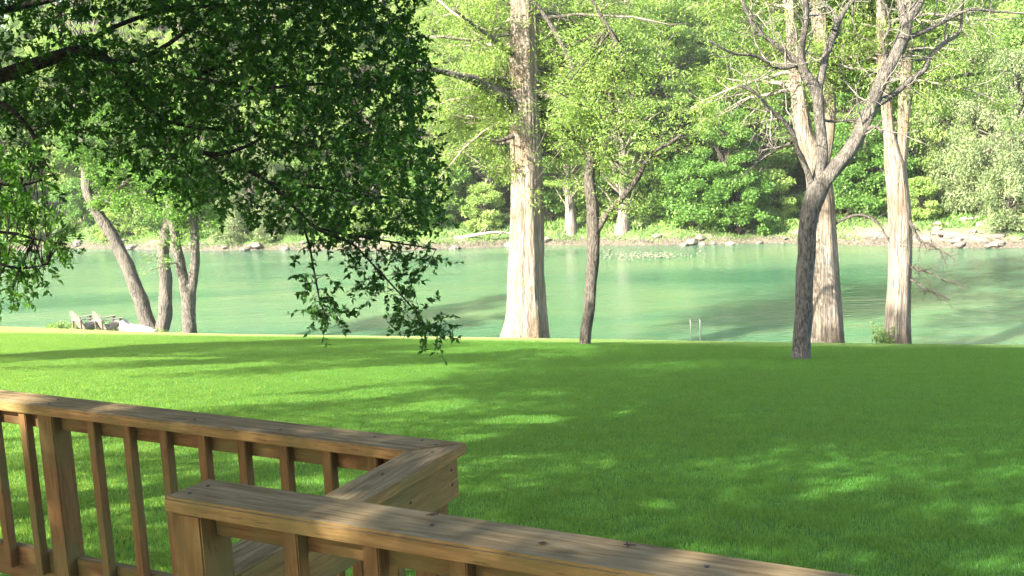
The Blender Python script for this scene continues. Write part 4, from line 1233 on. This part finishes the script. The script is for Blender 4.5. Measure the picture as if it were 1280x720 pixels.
# shrubs along the water
SH = [('bush', 60, 1.8, .75, 'small pale bush at the far waterline above the left chair'), ('darkbush', 115, 4.5, .9, 'dark bush up the far bank, left of the leaning trunk'),
      ('bush', 150, 1.6, .7, 'low yellow-green bush at the far waterline beside the leaning trunk'), ('bush', 185, 2.6, .9, 'far-bank bush seen between the leaning stems'),
      ('darkbush', 270, 4.5, .9, 'dark bush across the river, right of the low fork'), ('palebush', 300, 1.6, .95, 'whitish bush at the water left of the willow'),
      ('palebush', 352, 1.4, .85, 'whitish bush at the water right of the willow'), ('darkbush', 420, 3.2, 1.0, 'dark bush on the far bank behind the dangling sprays'),
      ('bush', 452, 1.5, .6, 'small light bush at the far waterline under the oak tip'), ('bush', 505, 3, 1.0, 'light bush across the river left of the driftwood log'),
      ('darkbush', 560, 4.6, 1.1, 'dark bush on the far bank above the driftwood log'), ('bush', 610, 3.4, .9, 'light bush on the far bank left of the stout cypress'),
      ('darkbush', 690, 4.5, 1.1, 'dark bush between the stout cypress and the flared far trunk'), ('bush', 750, 4.4, 1.0, 'bush between the two flared far trunks'),
      ('darkbush', 828, 4.6, 1.1, 'dark bush right of the wide flared far trunk'), ('darkbush', 868, 2.2, 1.1, 'lush bush at the far waterline above the metal poles'),
      ('darkbush', 925, 1.3, 1.0, 'rich green bush touching the water right of the poles'), ('bush', 965, 4.0, .9, 'bush on the far bank left of the dark forked tree'),
      ('darkbush', 1050, 5.2, 1.1, 'dark bush between the right-hand cypress trunks'), ('darkbush', 1098, 6.0, 1.1, 'dark bush hard against the last cypress on the far bank'),
      ('bush', 1148, 5.0, .7, 'small bush right of the last cypress on the far bank'), ('palebush', 1180, 7.0, 1.0, 'pale bush at the back of the stony landing'),
      ('palebush', 1225, 5.5, 1.1, 'pale bush hanging over the stony landing'), ('palebush', 1258, 1.8, 1.0, 'pale bush dipping into the water at the right edge'),
      ('darkbush', 20, 5.5, 1.1, 'dark bush up the far bank at the left edge'), ('palebush', 1300, 2.5, 1.1, 'pale bush just past the right edge')]
for kd, px, u, s_, lb in SH:
    put(kd, px, u, lb, 'bush', 'bushes along the far bank', s=s_)
for row, (u, step, sm_, kinds) in enumerate([(11, 70, .85, ['poplar', 'elm', 'cypress', 'poplar']), (17, 74, 1.0, ['elm', 'cypress', 'poplar', 'elm']),
                                       (26, 80, 1.0, ['poplar', 'elm', 'cypress']), (40, 84, 1.1, ['poplar', 'elm'])]):
    px = -150 + row * 25; k = row
    while px < 1430:
        kd = kinds[k % len(kinds)]
        if px > 1130: kd = 'willow' if k % 2 else 'poplar'
        put(kd, px + R_.uniform(-15, 15), u + R_.uniform(-2.5, 2.5), WL, 'tree', WOODS, s=R_.uniform(.85, 1.15) * sm_)
        px += step; k += 1

# stones, driftwood, gravel bar
def rock_mesh(bm, c, sx, sy, sz, seedv):
    r = np.random.default_rng(seedv)
    n0 = len(bm.verts)
    ret = bmesh.ops.create_icosphere(bm, subdivisions=3, radius=1)
    ph = r.uniform(0, 6, 6)
    cuts = unit(r.normal(size=(7, 3))); cd = r.uniform(.62, .95, 7)
    for v in ret['verts']:
        p = np.array(v.co)
        for n_, d_ in zip(cuts, cd):
            e = p @ n_
            if e > d_: p = p - n_ * (e - d_) * .9
        p *= 1 + .06 * sin(p[0] * 5 + ph[0]) + .05 * sin(p[1] * 7 + ph[1]) + .05 * sin(p[2] * 6 + ph[2])
        v.co = (c[0] + p[0] * sx, c[1] + p[1] * sy, c[2] + p[2] * sz)

def rock(px, py, Y, w, h, label, seedv, cat='rock', group=None, dep=None):
    p = at(px, py, Y); z = float(terrain(p.x, p.y))
    bm = bmesh.new(); rock_mesh(bm, (0, 0, 0), w / 2, (dep or w) / 2, h / 2, seedv)
    o = bm_obj('rock', bm, MAT['pale_rock'], smooth=False); o.location = (p.x, p.y, max(z, p.z - h * .35) + h * .1)
    tag(o, label, cat, group); return o

# ================================================================== CHAIRS on the bank
def adirondack(px, py, Y, rz, label):
    p = at(px, py, Y); z = float(terrain(p.x, p.y))
    r = empty('garden_chair', (p.x, p.y, z), rz); r.scale = (1.04, 1.04, 1.04); tag(r, label, 'chair', 'garden chairs facing the river')
    m = MAT['chair_paint']
    # +y is the front. seat slats
    bm = bmesh.new()
    for k in range(6):
        y = .36 - k * .1; zz = .40 - k * .035
        vs = add_box(bm, -.26, .26, y - .045, y + .045, zz - .012, zz + .012)
    bm_obj('seat', bm, m, r)
    bm = bmesh.new()
    for k in range(7):
        x = (k - 3) * .085
        hh = .78 - .022 * abs(k - 3) ** 2
        vs = add_box(bm, x - .038, x + .038, -.012, .012, 0, hh)
        # fan out and round the tops
        for v in vs:
            if v.co.z > .1: v.co.x = v.co.x * 1.22
    bmesh.ops.rotate(bm, verts=bm.verts, cent=(0, 0, 0), matrix=Matrix.Rotation(radians(24), 3, 'X'))
    bmesh.ops.translate(bm, verts=bm.verts, vec=(0, -.20, .20))
    bm_obj('backrest', bm, m, r)
    for s_ in (-1, 1):
        bm = bmesh.new()
        add_prism(bm, [(s_ * .25, -.42), (s_ * .27, .42), (s_ * .40, .44), (s_ * .41, .30), (s_ * .36, -.42)][::s_], .555, .578)
        bm_obj('armrest', bm, m, r, bevel=.005)
        bm = bmesh.new(); add_box(bm, s_ * .30 - .02, s_ * .30 + .02, .30, .39, 0, .554)
        bm_obj('leg', bm, m, r, bevel=.004)
        bm = bmesh.new()
        vs = add_box(bm, s_ * .265 - .012, s_ * .265 + .012, -.62, .38, .0, .11)
        for v in vs:
            if v.co.y > 0: v.co.z += .29
        bm_obj('leg', bm, m, r)
        bm = bmesh.new(); add_box(bm, s_ * .30 - .015, s_ * .30 + .015, -.40, -.34, .10, .554)
        bm_obj('arm_support', bm, m, r)
    bm = bmesh.new(); add_box(bm, -.30, .30, -.40, -.37, .50, .56)
    bm_obj('back_brace', bm, m, r)
    return r
adirondack(109, 414, 44.0, radians(-42), 'brown slatted garden chair facing the river, the left one of the pair')
adirondack(137, 415, 43.6, radians(-48), 'brown slatted garden chair beside the pale boulders, the right one of the pair')
def shelf(o, px, py): pass

rock(158, 405, 43.6, .8, .85, 'grey boulder right beside the garden chairs', 1, dep=.7)
rock(170, 411, 43.4, 1.35, .62, 'long pale boulder between the chairs and the leaning tree', 2, dep=.8)
rock(186, 415, 43.0, .9, .34, 'flat pale stone at the foot of the leaning tree', 3, dep=.6)
rock(208, 418, 43.0, .55, .18, 'small flat stone below the upright stem', 4, dep=.5)

# ladder rails of a swimming stair
def pole(px, Y, ytop, w, label):
    p = at(px, 428, Y); zt = at(px, ytop, Y).z; z0 = float(terrain(p.x, p.y)) - .2
    tb = Tubes()
    top = zt
    pts = [(0, 0, z0 - z0), (0, 0, (top - z0) * .5), (0.0, 0, top - z0 - .06), (0, .03, top - z0 - .01), (0, .09, top - z0)]
    tb.add(np.array(pts), [w] * 5, 12)
    o = tb.build('metal_pole', MAT['metal'])
    o.location = (p.x, p.y, z0)
    tag(o, label, 'pole', 'handrail poles by the river')
pole(863.5, 35.8, 400.5, .018, 'slim silver handrail pole at the river edge, the left one')
pole(875.5, 35.8, 400.0, .021, 'slim silver handrail pole at the river edge, the right one')

# driftwood and gravel bar on the far side
def log(px, u, length, r0, rz, label, name='driftwood_log'):
    k = (px - 640) / F_PX; Y = 77 / (1 + K_S * k); x = k * Y
    Y = float(far_edge(x)) + u - K_S * x
    z = float(terrain(x, Y)) + r0 * .8
    tb = Tubes()
    q, rr = wander((-length / 2, 0, 0), (1, 0, .04), length, 10, .06, 0, r0, r0 * .35)
    tb.add(q, rr, 9, wob=.15)
    for _ in range(5):
        k2 = rng.integers(3, 10); d = unit(rng.normal(size=3) + np.array([.5, 0, .6]))
        q2, r2 = wander(q[k2], d, rng.uniform(.5, 1.2), 5, .2, 0, r0 * .3, .012); tb.add(q2, r2, 5)
    o = tb.build(name, MAT['dead_wood']); o.location = (x, Y, z); o.rotation_euler = (0, 0, rz)
    tag(o, label, 'log', 'driftwood on the far bank')
log(610, .7, 4.5, .16, -.3, 'bleached driftwood log at the far waterline left of the stout cypress')
log(480, 1.0, 3.5, .12, .2, 'bleached driftwood seen through the hanging oak sprays')
log(1215, 1.2, 4.0, .13, -.2, 'pale driftwood lying across the stony landing')

rs = random.Random(3)
STL = 'pale water-worn stone on the stony landing at the far right'
for k in range(30):
    px = rs.uniform(1150, 1285); u = rs.uniform(0, 4.5)
    kx = (px - 640) / F_PX; Y = 77 / (1 + K_S * kx); x = kx * Y; Y = float(far_edge(x)) + u - K_S * x
    if k < 6:
        bm = bmesh.new(); rock_mesh(bm, (0, 0, 0), 1, .8, .55, 30 + k)
        o = bm_obj('landing_stone', bm, MAT['rock']); stones = (globals().get('stones') or []) + [o]
    else:
        o = stones[k % 6].copy(); COL.objects.link(o)
    s_ = rs.uniform(.12, .42) * (1.5 if k % 11 == 0 else 1)
    o.scale = (s_, s_, s_); o.rotation_euler = (0, 0, rs.uniform(0, 6)); o.location = (x, Y, float(terrain(x, Y)) + s_ * .1)
    tag(o, STL, 'stone', 'stones of the landing')
BL = 'brownish stone in the broken line of stones along the far waterline'
for k in range(48):
    px = rs.uniform(-60, 1130); u = rs.uniform(-.3, .9)
    kx = (px - 640) / F_PX; Y = 77 / (1 + K_S * kx); x = kx * Y; Y = float(far_edge(x)) + u - K_S * x
    o = stones[k % 6].copy(); COL.objects.link(o)
    s_ = rs.uniform(.15, .5); o.scale = (s_, s_, s_); o.rotation_euler = (0, 0, rs.uniform(0, 6)); o.location = (x, Y, max(0.0, float(terrain(x, Y))) + s_ * .1)
    tag(o, BL, 'stone', 'stones along the far waterline')

# gravel bar breaking the surface
bm = bmesh.new()
rg = random.Random(8)
pbar = at(805, 319, 70)
tt = (0.0 - EYE) / (px_ray(805, 319).z); pb = Vector((0, 0, EYE)) + px_ray(805, 319) * tt
for k in range(260):
    x = rg.gauss(0, 1.5); y = rg.gauss(0, .9) - .29 * x
    s_ = rg.uniform(.04, .13)
    bmesh.ops.create_icosphere(bm, subdivisions=1, radius=1, matrix=Matrix.Translation((x, y, rg.uniform(-.02, .04))) @ Matrix.Rotation(rg.uniform(0, 3), 4, 'Z') @ Matrix.Diagonal((s_, s_ * .7, s_ * .45, 1)))
o = bm_obj('gravel_bar', bm, MAT['gravel']); o.location = pb
tag(o, 'pale gravel bar just breaking the river surface near the far bank', 'gravel', kind='stuff')

# weeds by the chairs, small shrub beside the last cypress
def weed_patch(name, specs, label, cat, kind=None, mat='weed_leaf', sz=.14):
    LPt, LAt = [], []
    tb = Tubes(); o0 = None
    for (px, py, Y, h, n_) in specs:
        p = at(px, py, Y); z = float(terrain(p.x, p.y)); b = np.array([p.x, p.y, z])
        if o0 is None: o0 = b
        for _ in range(n_):
            q, rr = wander(b + rng.normal(size=3) * np.array([.12, .12, 0]), (rng.normal() * .3, rng.normal() * .3, 1), h * rng.uniform(.5, 1.1), 5, .15, .05, .008, .003)
            tb.add(q, rr, 3)
            for j in range(1, 6):
                for _k in range(7):
                    LPt.append(q[j] + rng.normal(size=3) * .05); LAt.append(unit(rng.normal(size=3) + np.array([0, 0, .6])))
    r = empty(name, tuple(o0)); tag(r, label, cat, kind=kind)
    tb.build('stem', MAT['dead_wood'], r, o0)
    leaves('foliage', np.array(LPt), np.array(LAt), rng.uniform(sz * .5, sz, len(LPt)), .35, MAT[mat], r, o0)
weed_patch('shrub', [(1102, 426, 35.0, .8, 6), (1105, 428, 35.0, .45, 4), (1099, 428, 35.0, .4, 3)], 'small yellow-green shrub growing at the foot of the last cypress', 'shrub')
sp = [(px, 410, 44.2, rs.uniform(.18, .4), 3) for px in range(64, 260, 5)]
weed_patch('bank_weeds', sp, 'pale ragged weeds along the bank round the garden chairs', 'weeds', kind='stuff')

# low herbs and grasses on the far bank
def far_cover():
    n = 70000
    x = rng.uniform(-48, 45, n); u = rng.uniform(.1, 1, n) * rng.uniform(.2, 13, n)
    cl = np.sin(x * .7 + 1) * np.sin(u * 1.1 + x * .3) + .6 * np.sin(x * 2.1) * np.cos(u * 2.3)
    stony = (x > 22) & (x < 30.5) & (u < 2.4)
    keep = (rng.uniform(size=n) < np.clip(.75 + .4 * cl, .12, 1)) & ~stony
    x, u = x[keep], u[keep]
    y = far_edge(x) + u - K_S * x
    P = np.stack([x, y, terrain(x, y) - .03], 1)
    A = unit(rng.normal(size=(len(P), 3)) * .6 + np.array([0, 0, .8]))
    o = leaves('ground_cover', P, A, rng.uniform(.08, .42, len(P)) * np.where(u < 1.5, .6, 1), .3, MAT['far_leaf_a'], up=.1)
    tag(o, 'green herbs and grasses growing over the far riverbank', 'undergrowth', kind='stuff')
far_cover()


# ================================================================== AIR
def haze_box():
    bm = bmesh.new(); add_box(bm, -800, 800, -640, 900, -4.0, 50.0)
    m, n, out = new_mat('haze')
    v = n.nodes.new('ShaderNodeVolumePrincipled')
    v.inputs['Color'].default_value = (1.0, 0.98, 0.93, 1)
    v.inputs['Density'].default_value = 0.00028
    v.inputs['Anisotropy'].default_value = 0.0
    n.links.new(v.outputs[0], out.inputs['Volume'])
    o = bm_obj('haze', bm, m); o['kind'] = 'stuff'
haze_box()
